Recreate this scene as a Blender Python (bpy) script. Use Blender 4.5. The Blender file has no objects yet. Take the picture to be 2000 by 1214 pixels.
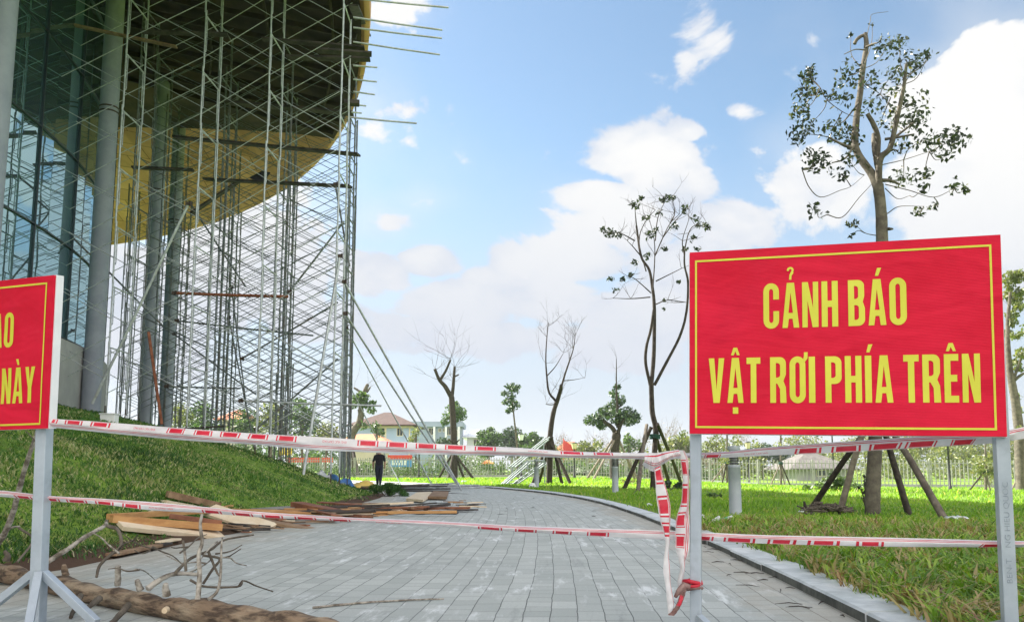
import bpy, bmesh, math, random
import numpy as np
from mathutils import Vector, Matrix
from mathutils.geometry import tessellate_polygon

random.seed(7); rng = np.random.default_rng(7)
S = bpy.context.scene
COL = S.collection

# ------------------------------------------------------------------ camera
F, CX, CY, HZ, HC = 1550.0, 1000.0, 735.0, 916.0, 0.72
PITCH = math.atan((HZ - CY) / F)
CP, SP = math.cos(PITCH), math.sin(PITCH)
cam_d = bpy.data.cameras.new("camera"); cam = bpy.data.objects.new("camera", cam_d); COL.objects.link(cam)
cam.location = (0, 0, HC); cam.rotation_euler = (math.pi / 2 + PITCH, 0, 0)
cam_d.sensor_width = 36; cam_d.lens = 36 * F / 2000; cam_d.shift_y = (CY - 607) / 2000
cam_d.clip_start = 0.05; cam_d.clip_end = 6000
S.camera = cam
S.render.resolution_x, S.render.resolution_y = 1024, 621

def ray(px, py):
    u, v = (px - CX) / F, (CY - py) / F
    return Vector((u, CP - v * SP, SP + v * CP))
def at(px, py, Y):
    """world point seen at photo pixel (px, py) at distance Y in front"""
    d = ray(px, py); return Vector((0, 0, HC)) + d * (Y / d.y)

# ------------------------------------------------------------------ light
S.view_settings.view_transform = 'Standard'; S.view_settings.look = 'None'
S.view_settings.gamma = 1; S.view_settings.exposure = 1.9
SUN_EL, SUN_AZ = math.radians(40.9), math.atan2(-0.836, 0.549)
sun_d = bpy.data.lights.new("sun", 'SUN'); sun_d.energy = 4.4; sun_d.angle = math.radians(0.6)
sun_d.color = (1.0, 0.94, 0.84)
sun = bpy.data.objects.new("sun", sun_d); COL.objects.link(sun)
tosun = Vector((math.sin(SUN_AZ) * math.cos(SUN_EL), math.cos(SUN_AZ) * math.cos(SUN_EL), math.sin(SUN_EL)))
sun.rotation_euler = (-tosun).to_track_quat('-Z', 'Y').to_euler(); sun.location = tosun * 50

W = bpy.data.worlds.new("World"); S.world = W; W.use_nodes = True
nt = W.node_tree; N, L = nt.nodes, nt.links
for n in list(N): N.remove(n)
out = N.new('ShaderNodeOutputWorld'); bg = N.new('ShaderNodeBackground'); L.new(bg.outputs[0], out.inputs[0])
WS = 0.11
bg.inputs[1].default_value = WS
sky = N.new('ShaderNodeTexSky'); sky.sky_type = 'NISHITA'; sky.sun_disc = False
sky.sun_elevation = SUN_EL; sky.sun_rotation = SUN_AZ; sky.air_density = 1.0; sky.dust_density = 0.6; sky.ozone_density = 1.2
tc = N.new('ShaderNodeTexCoord'); sep = N.new('ShaderNodeSeparateXYZ'); L.new(tc.outputs['Generated'], sep.inputs[0])
def m(op, a, b=None, c=None, clamp=False, NN=None, LL=None):
    NN = NN or N; LL = LL or L
    n = NN.new('ShaderNodeMath'); n.operation = op; n.use_clamp = clamp
    for i, v in enumerate((a, b, c)):
        if v is None: continue
        if isinstance(v, (int, float)): n.inputs[i].default_value = v
        else: LL.new(v, n.inputs[i])
    return n.outputs[0]
yy = m('MAXIMUM', m('ABSOLUTE', sep.outputs[1]), 0.08)
uu = m('DIVIDE', sep.outputs[0], yy); ww = m('DIVIDE', sep.outputs[2], yy)
def noise(scale, det, rough, dist=0.0, off=0):
    mp = N.new('ShaderNodeMapping'); L.new(tc.outputs['Generated'], mp.inputs[0]); mp.inputs[1].default_value = (off, off * .7, off * .3); mp.inputs[3].default_value = (1, 1, 1.5)
    n = N.new('ShaderNodeTexNoise'); n.inputs['Scale'].default_value = scale; n.inputs['Detail'].default_value = det
    n.inputs['Roughness'].default_value = rough; n.inputs['Distortion'].default_value = dist; L.new(mp.outputs[0], n.inputs[0]); return n.outputs[0]
n1 = noise(7, 9, .58, .35); n2 = noise(3.0, 5, .5, .2, 3.3); n3 = noise(16, 6, .6, .2, 1.7)
BLOBS = [(1975,150,170,110,1.2),(1900,220,150,130,1.25),(2010,320,200,160,1.25),(1860,360,130,90,1.05),(1950,430,200,90,1.1),
 (1365,50,75,85,.62),(1340,110,40,40,.45),
 (1275,310,105,58,1.15),(1170,385,75,34,1.2),(1325,355,80,55,1.0),(1130,505,95,55,1.15),(1430,455,130,70,.95),(1220,440,120,60,1.0),(1340,260,50,26,.8),(1500,520,120,60,.8),(1010,520,55,38,.95),
 (1320,520,150,60,.8),(820,395,70,30,.5),(750,440,75,45,.85),(830,508,70,38,1.15),(730,535,95,60,1.05),(900,595,150,52,1.1),(1080,590,150,52,1.1),(1250,600,160,56,1.1),(1010,660,260,44,.9),(1180,690,200,36,.8),(780,640,120,40,.85),(950,545,60,28,.8),
 (740,210,70,50,.45),(760,20,130,35,.4),(1430,215,50,20,.35),(500,520,230,130,.95),(300,620,250,160,.9),(640,620,160,70,.8),(80,480,200,160,.8),(1550,600,330,110,.9),(1500,300,90,60,.35),(1600,380,150,110,.75),(960,690,320,40,.35),(2200,500,250,250,1),(2300,200,200,300,.9)]
acc = None
for (px, py, rx, ry, k) in BLOBS:
    d = ray(px, py); uc, wc = d.x / d.y, d.z / d.y
    a = m('MULTIPLY', m('SUBTRACT', uu, uc), F / rx); b = m('MULTIPLY', m('SUBTRACT', ww, wc), F / ry)
    r2 = m('ADD', m('MULTIPLY', a, a), m('MULTIPLY', b, b))
    g = m('MULTIPLY', m('POWER', 2.71828, m('MULTIPLY', r2, -0.8)), k)
    acc = g if acc is None else m('MAXIMUM', acc, g)
acc = m('MINIMUM', acc, 1.35)
front = m('GREATER_THAN', sep.outputs[1], 0.0)
back = m('MULTIPLY', m('SUBTRACT', 1.0, front), 0.72)
acc = m('ADD', m('MULTIPLY', acc, front), back)
dens = m('ADD', acc, m('MULTIPLY', m('SUBTRACT', n1, 0.5), 2.1)); dens = m('ADD', dens, m('MULTIPLY', m('SUBTRACT', n3, .5), .4))
def sstep(x, lo, hi):
    n = N.new('ShaderNodeMapRange'); n.interpolation_type = 'SMOOTHSTEP'; n.inputs[1].default_value = lo; n.inputs[2].default_value = hi
    L.new(x, n.inputs[0]); return n.outputs[0]
cmask = sstep(dens, 0.34, 0.54)
veil = m('MULTIPLY', sstep(m('ADD', n2, m('MULTIPLY', acc, .30)), .48, .95), .45)
cover = m('MAXIMUM', cmask, veil)
n4 = noise(9, 6, .55, .4, 5.1)
shade = sstep(m('ADD', m('ADD', m('MULTIPLY', n4, .55), m('MULTIPLY', n2, .45)), m('MULTIPLY', dens, .16)), .40, .66)
def rgb(c):
    n = N.new('ShaderNodeRGB'); n.outputs[0].default_value = (*c, 1); return n.outputs[0]
def mix(f, a, b, NN=None, LL=None, blend='MIX'):
    NN = NN or N; LL = LL or L
    n = NN.new('ShaderNodeMix'); n.data_type = 'RGBA'; n.blend_type = blend
    for i, v in ((0, f), (6, a), (7, b)):
        if isinstance(v, (int, float)): n.inputs[i].default_value = v
        elif isinstance(v, tuple): n.inputs[i].default_value = (*v, 1) if len(v) == 3 else v
        else: LL.new(v, n.inputs[i])
    return n.outputs[2]
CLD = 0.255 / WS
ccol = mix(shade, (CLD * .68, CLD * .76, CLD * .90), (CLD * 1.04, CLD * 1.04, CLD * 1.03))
hz = sstep(ww, .46, 0.04)
skyc = mix(1.0, sky.outputs[0], (.50, .525, .49), blend='MULTIPLY')
full = mix(cover, skyc, ccol)
full = mix(m('MULTIPLY', hz, .9), full, (CLD * .66, CLD * .72, CLD * .84))
# the sky behind the camera is brightened as added fill for the shaded foreground
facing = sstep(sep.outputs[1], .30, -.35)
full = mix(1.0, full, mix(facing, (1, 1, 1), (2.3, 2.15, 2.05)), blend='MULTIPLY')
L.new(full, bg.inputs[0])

# ------------------------------------------------------------------ helpers
def tag(o, label=None, cat=None, group=None, kind=None):
    if label: o['label'] = label
    if cat: o['category'] = cat
    if group: o['group'] = group
    if kind: o['kind'] = kind
    return o
def thing(name, loc, label, cat, group=None):
    o = bpy.data.objects.new(name, None); COL.objects.link(o); o.location = loc; o.empty_display_size = .1
    return tag(o, label, cat, group)
def wloc(o):
    v = Vector((0, 0, 0))
    while o is not None: v = v + o.location; o = o.parent
    return v
def link(name, me, mats, parent=None, origin=None):
    """origin: world point that becomes the object's own origin"""
    o = bpy.data.objects.new(name, me); COL.objects.link(o)
    for mm in (mats if isinstance(mats, (list, tuple)) else [mats]): me.materials.append(mm)
    base = Vector(origin) if origin is not None else (wloc(parent) if parent is not None else Vector((0, 0, 0)))
    if base.length > 0: me.transform(Matrix.Translation(-base))
    if parent is not None: o.parent = parent; o.location = base - wloc(parent)
    else: o.location = base
    return o
class MB:
    def __init__(s): s.v = []; s.f = []; s.sm = []; s.mi = []; s.uv = None
    def add(s, vs, fs, smooth=False, mi=0):
        b = len(s.v); s.v += [tuple(p) for p in vs]
        for f in fs: s.f.append(tuple(b + i for i in f)); s.sm.append(smooth); s.mi.append(mi)
    def box(s, c, size, rz=0.0, M=None, mi=0, smooth=False):
        hx, hy, hz_ = size[0] / 2, size[1] / 2, size[2] / 2
        R = M or Matrix.Rotation(rz, 3, 'Z'); c = Vector(c)
        vs = [c + R @ Vector((x * hx, y * hy, z * hz_)) for x, y, z in ((-1,-1,-1),(1,-1,-1),(1,1,-1),(-1,1,-1),(-1,-1,1),(1,-1,1),(1,1,1),(-1,1,1))]
        s.add(vs, [(0,3,2,1),(4,5,6,7),(0,1,5,4),(1,2,6,5),(2,3,7,6),(3,0,4,7)], smooth, mi)
    def beam(s, p0, p1, w, h, up=(0, 0, 1), mi=0):
        p0, p1 = Vector(p0), Vector(p1); d = p1 - p0; ln = d.length; d.normalize()
        side = d.cross(Vector(up))
        if side.length < 1e-4: side = d.cross(Vector((0, 1, 0)))
        side.normalize(); u2 = side.cross(d)
        M = Matrix((d, -side, u2)).transposed()
        s.box((p0 + p1) / 2, (ln, w, h), M=M, mi=mi)
    def tube(s, pts, rad, n=8, cap=True, mi=0, wob=0.0):
        pts = [Vector(p) for p in pts]; k = len(pts)
        if isinstance(rad, (int, float)): rad = [rad] * k
        nrm = None; vs = []
        for i, p in enumerate(pts):
            t = (pts[min(i + 1, k - 1)] - pts[max(i - 1, 0)])
            if t.length < 1e-9: t = Vector((0, 0, 1))
            t.normalize()
            if nrm is None:
                nrm = t.cross(Vector((0.31, 0.95, 0.05)))
                if nrm.length < 1e-3: nrm = t.cross(Vector((1, 0, 0)))
            nrm = nrm - t * nrm.dot(t)
            if nrm.length < 1e-6: nrm = t.orthogonal()
            nrm.normalize(); bn = t.cross(nrm)
            for j in range(n):
                a = 2 * math.pi * j / n; r = rad[i] * (1 + (random.uniform(-wob, wob) if wob else 0))
                vs.append(p + nrm * (r * math.cos(a)) + bn * (r * math.sin(a)))
        fs = [(i * n + j, i * n + (j + 1) % n, (i + 1) * n + (j + 1) % n, (i + 1) * n + j) for i in range(k - 1) for j in range(n)]
        if n > 2: s.add(vs, fs, True, mi)
        if cap:
            s.add(vs[:n], [tuple(range(n))[::-1]], False, mi); s.add(vs[-n:], [tuple(range(n))], False, mi)
    def lathe(s, base, prof, n=20, mi=0):
        """prof: (radius, z) from the bottom up, about a vertical axis through base"""
        b = Vector(base); vs = [b + Vector((r * math.cos(2*math.pi*j/n), r * math.sin(2*math.pi*j/n), z)) for r, z in prof for j in range(n)]
        s.add(vs, [(i*n+j, i*n+(j+1) % n, (i+1)*n+(j+1) % n, (i+1)*n+j) for i in range(len(prof)-1) for j in range(n)], True, mi)
        s.add(vs[-n:], [tuple(range(n))], False, mi); s.add(vs[:n], [tuple(range(n))[::-1]], False, mi)
    def build(s, name, mats, parent=None, origin=None, bevel=0.0):
        me = bpy.data.meshes.new(name); me.from_pydata(s.v, [], s.f)
        me.polygons.foreach_set('use_smooth', s.sm); me.polygons.foreach_set('material_index', s.mi); me.update()
        if parent is None and origin is None and s.v:
            q = np.array(s.v); origin = (float(q[:, 0].mean()), float(q[:, 1].mean()), float(q[:, 2].min()))
        o = link(name, me, mats, parent, origin)
        if bevel:
            b = o.modifiers.new("bevel", 'BEVEL'); b.width = bevel; b.segments = 2; b.limit_method = 'ANGLE'
        return o
def np_mesh(name, V, Fc, tint=None, smooth=False):
    me = bpy.data.meshes.new(name); nv, (nf, k) = len(V), Fc.shape
    me.vertices.add(nv); me.vertices.foreach_set('co', np.ascontiguousarray(V, dtype=np.float32).ravel())
    me.loops.add(nf * k); me.loops.foreach_set('vertex_index', np.ascontiguousarray(Fc, dtype=np.int32).ravel())
    me.polygons.add(nf); me.polygons.foreach_set('loop_start', np.arange(0, nf * k, k, dtype=np.int32))
    me.polygons.foreach_set('loop_total', np.full(nf, k, dtype=np.int32))
    if smooth: me.polygons.foreach_set('use_smooth', np.ones(nf, dtype=bool))
    if tint is not None:
        a = me.attributes.new('tint', 'FLOAT', 'POINT'); a.data.foreach_set('value', np.ascontiguousarray(tint, dtype=np.float32))
    me.update(calc_edges=True); return me
def spline(P, n):
    """Catmull-Rom through the rows of P, n samples"""
    P = np.asarray(P, float); k = len(P)
    if k == 2: t = np.linspace(0, 1, n)[:, None]; return P[0] * (1 - t) + P[1] * t
    E = np.vstack([2 * P[0] - P[1], P, 2 * P[-1] - P[-2]])
    t = np.linspace(0, k - 1, n); i = np.minimum(t.astype(int), k - 2); f = (t - i)[:, None]
    a, b, c, d = E[i], E[i + 1], E[i + 2], E[i + 3]
    return .5 * (2 * b + (c - a) * f + (2 * a - 5 * b + 4 * c - d) * f**2 + (-a + 3 * b - 3 * c + d) * f**3)

# ------------------------------------------------------------------ materials
def material(name, c1, c2=None, scale=6.0, rough=.7, metal=0.0, detail=6, bump=0.0, bscale=40.0, lo=.35, hi=.65, trans=0.0, tint=None, spec=None, stretch=(1, 1, 1), c3=None, s3=1.2, k3=.5, tmul=(1.5, 1.6, .6)):
    mt = bpy.data.materials.new(name); mt.use_nodes = True; t = mt.node_tree; NN, LL = t.nodes, t.links
    p = NN['Principled BSDF']; p.inputs['Roughness'].default_value = rough; p.inputs['Metallic'].default_value = metal
    if spec is not None: p.inputs['Specular IOR Level'].default_value = spec
    co = NN.new('ShaderNodeTexCoord'); mp = NN.new('ShaderNodeMapping'); LL.new(co.outputs['Object'], mp.inputs[0]); mp.inputs[3].default_value = stretch
    def nz(sc, dt=detail):
        n = NN.new('ShaderNodeTexNoise'); n.inputs['Scale'].default_value = sc; n.inputs['Detail'].default_value = dt; n.inputs['Roughness'].default_value = .6
        LL.new(mp.outputs[0], n.inputs[0]); return n.outputs[0]
    def ramp(x, a, b):
        n = NN.new('ShaderNodeMapRange'); n.interpolation_type = 'SMOOTHSTEP'; n.inputs[1].default_value = a; n.inputs[2].default_value = b; LL.new(x, n.inputs[0]); return n.outputs[0]
    col = (*c1, 1)
    if c2 is not None: col = mix(ramp(nz(scale), lo, hi), c1, c2, NN, LL)
    if c3 is not None: col = mix(m('MULTIPLY', ramp(nz(s3), .48, .68), k3, NN=NN, LL=LL), col, c3, NN, LL)
    if tint is not None:
        at_ = NN.new('ShaderNodeAttribute'); at_.attribute_name = 'tint'
        cr = NN.new('ShaderNodeValToRGB'); LL.new(at_.outputs['Fac'], cr.inputs[0])
        els = cr.color_ramp.elements
        while len(els) < len(tint): els.new(.5)
        for e, (pos, c) in zip(els, tint): e.position = pos; e.color = (*c, 1)
        col = cr.outputs[0]
    if isinstance(col, tuple): p.inputs['Base Color'].default_value = col
    else: LL.new(col, p.inputs['Base Color'])
    if bump:
        b = NN.new('ShaderNodeBump'); b.inputs['Strength'].default_value = bump; b.inputs['Distance'].default_value = .02; LL.new(nz(bscale), b.inputs['Height']); LL.new(b.outputs[0], p.inputs['Normal'])
    if trans:
        tr = NN.new('ShaderNodeBsdfTranslucent'); mx = NN.new('ShaderNodeMixShader'); mx.inputs[0].default_value = trans
        if isinstance(col, tuple): tr.inputs[0].default_value = col
        else: LL.new(mix(1.0, col, tmul, NN, LL, 'MULTIPLY'), tr.inputs[0])
        LL.new(p.outputs[0], mx.inputs[1]); LL.new(tr.outputs[0], mx.inputs[2]); LL.new(mx.outputs[0], NN['Material Output'].inputs[0])
    return mt
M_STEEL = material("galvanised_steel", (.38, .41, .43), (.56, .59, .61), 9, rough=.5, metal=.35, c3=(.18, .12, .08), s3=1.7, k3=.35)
M_STEELD = material("dull_shaded_steel", (.09, .11, .115), (.20, .23, .235), 7, rough=.55, metal=.3, c3=(.16, .09, .05), s3=2.0, k3=.5)  # dull tubes and legs; on rear scaffold rows the dark tone paints in shade
M_RUST = material("rusty_steel", (.16, .05, .025), (.28, .10, .05), 8, rough=.8)
M_CLAMP = material("clamp_iron", (.05, .045, .04), (.12, .08, .06), 30, rough=.6, metal=.5)
M_COLUMN = material("grey_column_paint", (.25, .275, .34), (.30, .325, .39), 2.0, rough=.55, bump=.08, bscale=12, c3=(.19, .21, .26), s3=1.1, k3=.5)
M_SOFFIT = material("tan_soffit_ply", (.50, .26, .14), (.62, .345, .195), .9, rough=.8, c3=(.34, .17, .09), s3=.7, k3=.6, stretch=(1, .35, 1))
_t = M_SOFFIT.node_tree; _p = _t.nodes['Principled BSDF']; _src = _p.inputs['Base Color'].links[0].from_socket      # joints between the plywood panels
_co = _t.nodes.new('ShaderNodeTexCoord'); _br = _t.nodes.new('ShaderNodeTexBrick'); _t.links.new(_co.outputs['Object'], _br.inputs[0])
_br.inputs['Scale'].default_value = 1; _br.inputs['Brick Width'].default_value = 2.4; _br.inputs['Row Height'].default_value = 1.2; _br.inputs['Mortar Size'].default_value = .025
_br.inputs['Color1'].default_value = (1, 1, 1, 1); _br.inputs['Color2'].default_value = (.82, .80, .76, 1); _br.inputs['Mortar'].default_value = (.35, .32, .3, 1)
_t.links.new(mix(1.0, _src, _br.outputs['Color'], _t.nodes, _t.links, 'MULTIPLY'), _p.inputs['Base Color'])
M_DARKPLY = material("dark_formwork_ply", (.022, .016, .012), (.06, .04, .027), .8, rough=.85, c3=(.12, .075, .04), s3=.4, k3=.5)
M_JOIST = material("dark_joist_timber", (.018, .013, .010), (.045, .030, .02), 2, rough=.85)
M_CONC = material("pale_concrete", (.34, .34, .34), (.42, .42, .41), 1.2, rough=.85, bump=.1)
M_WOODO = material("orange_timber", (.40, .20, .07), (.52, .29, .11), 5, rough=.75, stretch=(1, 1, 4), bump=.2)
M_WOODC = material("fresh_cream_timber", (.62, .50, .34), (.70, .60, .44), 5, rough=.75, bump=.15)
M_WOODR = material("red_brown_timber", (.17, .065, .035), (.27, .115, .06), 7, rough=.75, bump=.2)
M_WOODB = material("weathered_brown_timber", (.17, .10, .055), (.30, .20, .12), 5, rough=.85, bump=.25)
M_WOODG = material("grey_board", (.20, .20, .18), (.30, .29, .26), 3, rough=.85)
M_WOODD = material("dark_wet_timber", (.018, .015, .013), (.06, .048, .04), 4, rough=.7)
M_BARK = material("grey_brown_bark", (.085, .068, .05), (.17, .145, .11), 14, rough=.9, bump=.6, bscale=45, stretch=(1, 1, .35), c3=(.05, .04, .03), s3=3, k3=.6)
M_BARKL = material("pale_bark", (.085, .074, .058), (.16, .142, .106), 8, rough=.9, bump=.5, bscale=40, c3=(.06, .05, .04), s3=3, k3=.8)
M_BARKD = material("dark_bark", (.024, .019, .015), (.06, .047, .036), 10, rough=.9, bump=.5)
M_LOG = material("peeled_brown_log", (.075, .05, .034), (.26, .185, .12), 17, rough=.85, bump=1.0, bscale=34, lo=.40, hi=.60, stretch=(.45, .8, 2.2), c3=(.46, .37, .26), s3=6.0, k3=.7)
M_TWIG = material("lichen_grey_twig", (.12, .10, .075), (.44, .41, .35), 20, rough=.9, bump=.4)
M_CUT = material("cut_wood_end", (.50, .38, .24), (.60, .48, .32), 20, rough=.8)
M_STAKE = material("dark_stake_pole", (.022, .017, .013), (.06, .048, .035), 12, rough=.9, bump=.5)
M_STAKEL = material("pale_stake_pole", (.17, .14, .11), (.27, .23, .18), 12, rough=.9, bump=.5)
M_WHITE = material("white_paint", (.72, .74, .75), (.80, .81, .82), 5, rough=.5)
M_POST = material("grey_blue_painted_post", (.36, .42, .47), (.42, .48, .53), 7, rough=.38, metal=.15, c3=(.22, .25, .28), s3=9, k3=.35)
M_YELLOW = material("yellow_print", (.62, .60, .035), (.68, .66, .05), 3, rough=.5)
M_TAPEW = material("white_tape_film", (.72, .70, .70), (.80, .78, .78), 18, rough=.35, trans=.25, bump=.15, bscale=26, tmul=(1, 1, 1))
M_TAPER = material("red_tape_print", (.55, .012, .035), (.66, .03, .06), 14, rough=.35, trans=.15, tmul=(1, 1, 1))
M_TAPEK = material("dirty_brown_tape", (.14, .06, .05), (.28, .18, .16), 20, rough=.5)
M_BLACK = material("black_cloth", (.008, .008, .011), (.016, .016, .02), 6, rough=.9)
M_SKIN = material("skin", (.35, .2, .13), rough=.6)
M_HAIR = material("black_hair", (.01, .009, .008), rough=.6)
M_LAMPBLACK = material("black_lamp_post_paint", (.012, .012, .014), (.02, .02, .022), 4, rough=.45)
M_LAMPGLASS = material("cream_lantern_glass", (.62, .55, .34), (.68, .6, .4), 5, rough=.3)
M_BOLLARD = material("grey_bollard_paint", (.27, .31, .33), (.32, .36, .38), 5, rough=.5)
M_LOUVRE = material("dark_louvre", (.05, .055, .06), rough=.5)
M_CLEAR = material("frosted_lamp_tube", (.55, .58, .55), rough=.2)
def red_fabric(name, c1, c2):
    mt = material(name, c1, c2, 2.5, rough=.6, bump=0, spec=.18, c3=(.50, .008, .035), s3=3.2, k3=.4)
    t = mt.node_tree; NN, LL = t.nodes, t.links; p = NN['Principled BSDF']
    co = NN.new('ShaderNodeTexCoord')
    wv = NN.new('ShaderNodeTexWave'); wv.bands_direction = 'Z'; wv.inputs['Scale'].default_value = 55; wv.inputs['Distortion'].default_value = 3; wv.inputs['Detail'].default_value = 3
    LL.new(co.outputs['Object'], wv.inputs[0])
    nz = NN.new('ShaderNodeTexNoise'); nz.inputs['Scale'].default_value = 4.0; nz.inputs['Detail'].default_value = 2; nz.inputs['Distortion'].default_value = .5
    mp = NN.new('ShaderNodeMapping'); mp.inputs[3].default_value = (.7, .7, 1.8); LL.new(co.outputs['Object'], mp.inputs[0]); LL.new(mp.outputs[0], nz.inputs[0])
    h = m('ADD', m('MULTIPLY', wv.outputs[1], .018, NN=NN, LL=LL), nz.outputs[0], NN=NN, LL=LL)
    b = NN.new('ShaderNodeBump'); b.inputs['Strength'].default_value = .55; b.inputs['Distance'].default_value = .04; LL.new(h, b.inputs['Height']); LL.new(b.outputs[0], p.inputs['Normal'])
    return mt
M_RED = red_fabric("red_banner_fabric", (.61, .006, .031), (.69, .011, .045))

# foliage: every leaf carries its own tint
M_LEAF = material("grey_green_leaves", (.1, .1, .1), rough=.42, trans=.2, tint=[(0, (.018, .030, .022)), (.5, (.038, .054, .034)), (.85, (.08, .098, .05)), (1, (.24, .22, .09))])
M_LEAFG = material("fresh_green_leaves", (.1, .1, .1), rough=.45, trans=.3, tint=[(0, (.035, .075, .03)), (.5, (.07, .13, .045)), (1, (.15, .21, .08))])
M_LEAFB = material("blue_green_leaves", (.1, .1, .1), rough=.45, trans=.22, tint=[(0, (.03, .06, .035)), (.6, (.075, .125, .075)), (1, (.17, .23, .14))])
M_LEAFY = material("yellow_green_leaves", (.1, .1, .1), rough=.5, trans=.3, tint=[(0, (.09, .12, .045)), (.5, (.17, .20, .08)), (1, (.30, .28, .11))])
M_LEAFT = material("dry_tan_twigs", (.1, .1, .1), rough=.7, trans=.1, tint=[(0, (.13, .11, .09)), (.5, (.22, .19, .15)), (1, (.30, .25, .16))])
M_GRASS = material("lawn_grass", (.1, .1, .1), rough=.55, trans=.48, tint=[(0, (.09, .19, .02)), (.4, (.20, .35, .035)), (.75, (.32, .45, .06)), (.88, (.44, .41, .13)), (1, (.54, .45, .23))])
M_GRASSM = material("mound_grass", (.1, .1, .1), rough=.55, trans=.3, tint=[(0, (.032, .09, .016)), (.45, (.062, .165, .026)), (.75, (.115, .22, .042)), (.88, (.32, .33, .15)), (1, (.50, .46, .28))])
M_WEED = material("coarse_weed_leaves", (.1, .1, .1), rough=.5, trans=.35, tint=[(0, (.07, .15, .02)), (.4, (.18, .32, .035)), (.62, (.33, .46, .07)), (.70, (.28, .24, .10)), (.88, (.48, .37, .20)), (1, (.22, .11, .06))])
# ------------------------------------------------------------------ ground
_ky = np.array([-20, -5, 0, 3.75, 7.25, 12.5, 17, 21, 25, 30, 35, 45, 60, 90, 140.])
_kx = np.array([.1, 1.0, 1.36, 1.68, 1.88, 1.98, 1.9, 1.55, .85, -.5, -2.4, -7.6, -18, -45, -95.])
_gy = np.linspace(-20, 140, 1601); _gx = np.interp(_gy, _ky, _kx)
for _ in range(3): _gx = np.convolve(np.pad(_gx, 15, mode='edge'), np.ones(31) / 31, mode='valid')
def kerb_x(y): return np.interp(y, _gy, _gx)
def sm(x, a, b): t = np.clip((x - a) / (b - a), 0, 1); return t * t * (3 - 2 * t)
def toe_x(y): return kerb_x(y) - 5.15 + .35 * sm(y, 16, 23) * (1 - sm(y, 23, 27))
_nA = rng.uniform(-1, 1, (64, 64))
def vnoise(x, y, s):
    x = np.asarray(x) * s; y = np.asarray(y) * s
    xi, yi = np.floor(x).astype(int), np.floor(y).astype(int); fx, fy = x - xi, y - yi
    fx = fx * fx * (3 - 2 * fx); fy = fy * fy * (3 - 2 * fy); g = lambda a, b: _nA[a % 64, b % 64]
    return (g(xi, yi) * (1 - fx) + g(xi + 1, yi) * fx) * (1 - fy) + (g(xi, yi + 1) * (1 - fx) + g(xi + 1, yi + 1) * fx) * fy
_pd = np.array([0, .5, 1.2, 1.8, 2.6, 3.8, 5.5, 7.5, 9, 10, 12, 60.])
_pz = np.array([0, .05, .26, .50, .82, 1.22, 1.66, 2.12, 2.46, 2.6, 2.62, 2.62])
def ground_z(x, y):
    x = np.asarray(x, float); y = np.asarray(y, float)
    d = toe_x(y) - x
    mound = np.interp(d, _pd, _pz) * (1 - sm(y, 44, 60)) * (.25 + .75 * sm(y, 1.5, 6.5))
    mound = mound + np.where(d > .2, .035 * vnoise(x, y, 1.3) + .05 * vnoise(x, y, .45), 0) * sm(d, .2, 1.2)
    r = x - kerb_x(y)
    lawn = .05 + .05 * vnoise(x, y, .25) * sm(r, .5, 3) - .55 * sm(x, 6, 22) * sm(y, 18, 48)
    z = np.where(d > 0, mound, np.where(r > .12, lawn, -.06))
    far = sm(np.hypot(x, y), 120, 260)
    return z * (1 - far)
def gz(x, y): return float(ground_z(x, y))
def gnd(px, py, dz=0.0):
    """where the sight line through a photo pixel meets the terrain"""
    d = ray(px, py); t0 = 1.0
    for t in np.geomspace(1.5, 400, 1500):
        p = Vector((0, 0, HC)) + d * t
        if p.z <= gz(p.x, p.y): break
    lo, hi = t / 1.01, t
    for _ in range(20):
        md = (lo + hi) / 2; p = Vector((0, 0, HC)) + d * md
        if p.z <= gz(p.x, p.y): hi = md
        else: lo = md
    p = Vector((0, 0, HC)) + d * hi; p.z = gz(p.x, p.y) + dz; return p
def onground(x, y, dz=0.0): return Vector((x, y, gz(x, y) + dz))

def ground_material():
    mt = bpy.data.materials.new("grassy_ground"); mt.use_nodes = True; t = mt.node_tree; NN, LL = t.nodes, t.links
    p = NN['Principled BSDF']; p.inputs['Roughness'].default_value = .95; p.inputs['Specular IOR Level'].default_value = .1
    co = NN.new('ShaderNodeTexCoord')
    def nz(sc, dt=6, rg=.6):
        n = NN.new('ShaderNodeTexNoise'); n.inputs['Scale'].default_value = sc; n.inputs['Detail'].default_value = dt; n.inputs['Roughness'].default_value = rg; LL.new(co.outputs['Object'], n.inputs[0]); return n.outputs[0]
    def rp(x, a, b):
        n = NN.new('ShaderNodeMapRange'); n.interpolation_type = 'SMOOTHSTEP'; n.inputs[1].default_value = a; n.inputs[2].default_value = b; LL.new(x, n.inputs[0]); return n.outputs[0]
    c = mix(rp(nz(3), .35, .65), (.11, .20, .03), (.21, .33, .05), NN, LL)
    c = mix(m('MULTIPLY', rp(nz(1.1), .5, .72), .5, NN=NN, LL=LL), c, (.20, .20, .075), NN, LL)
    c = mix(m('MULTIPLY', rp(nz(9, 8, .7), .52, .7), .55, NN=NN, LL=LL), c, (.05, .05, .02), NN, LL)
    # bare soil along the foot of the mound
    at_ = NN.new('ShaderNodeAttribute'); at_.attribute_name = 'soil'
    sm_ = rp(m('ADD', at_.outputs['Fac'], m('MULTIPLY', m('SUBTRACT', nz(2.5), .5, NN=NN, LL=LL), .7, NN=NN, LL=LL), NN=NN, LL=LL), .4, .7)
    c = mix(sm_, c, (.10, .065, .045), NN, LL)
    LL.new(c, p.inputs['Base Color'])
    b = NN.new('ShaderNodeBump'); b.inputs['Strength'].default_value = .7; b.inputs['Distance'].default_value = .05; LL.new(nz(14, 8, .7), b.inputs['Height']); LL.new(b.outputs[0], p.inputs['Normal'])
    return mt
M_GROUND = ground_material()
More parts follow.
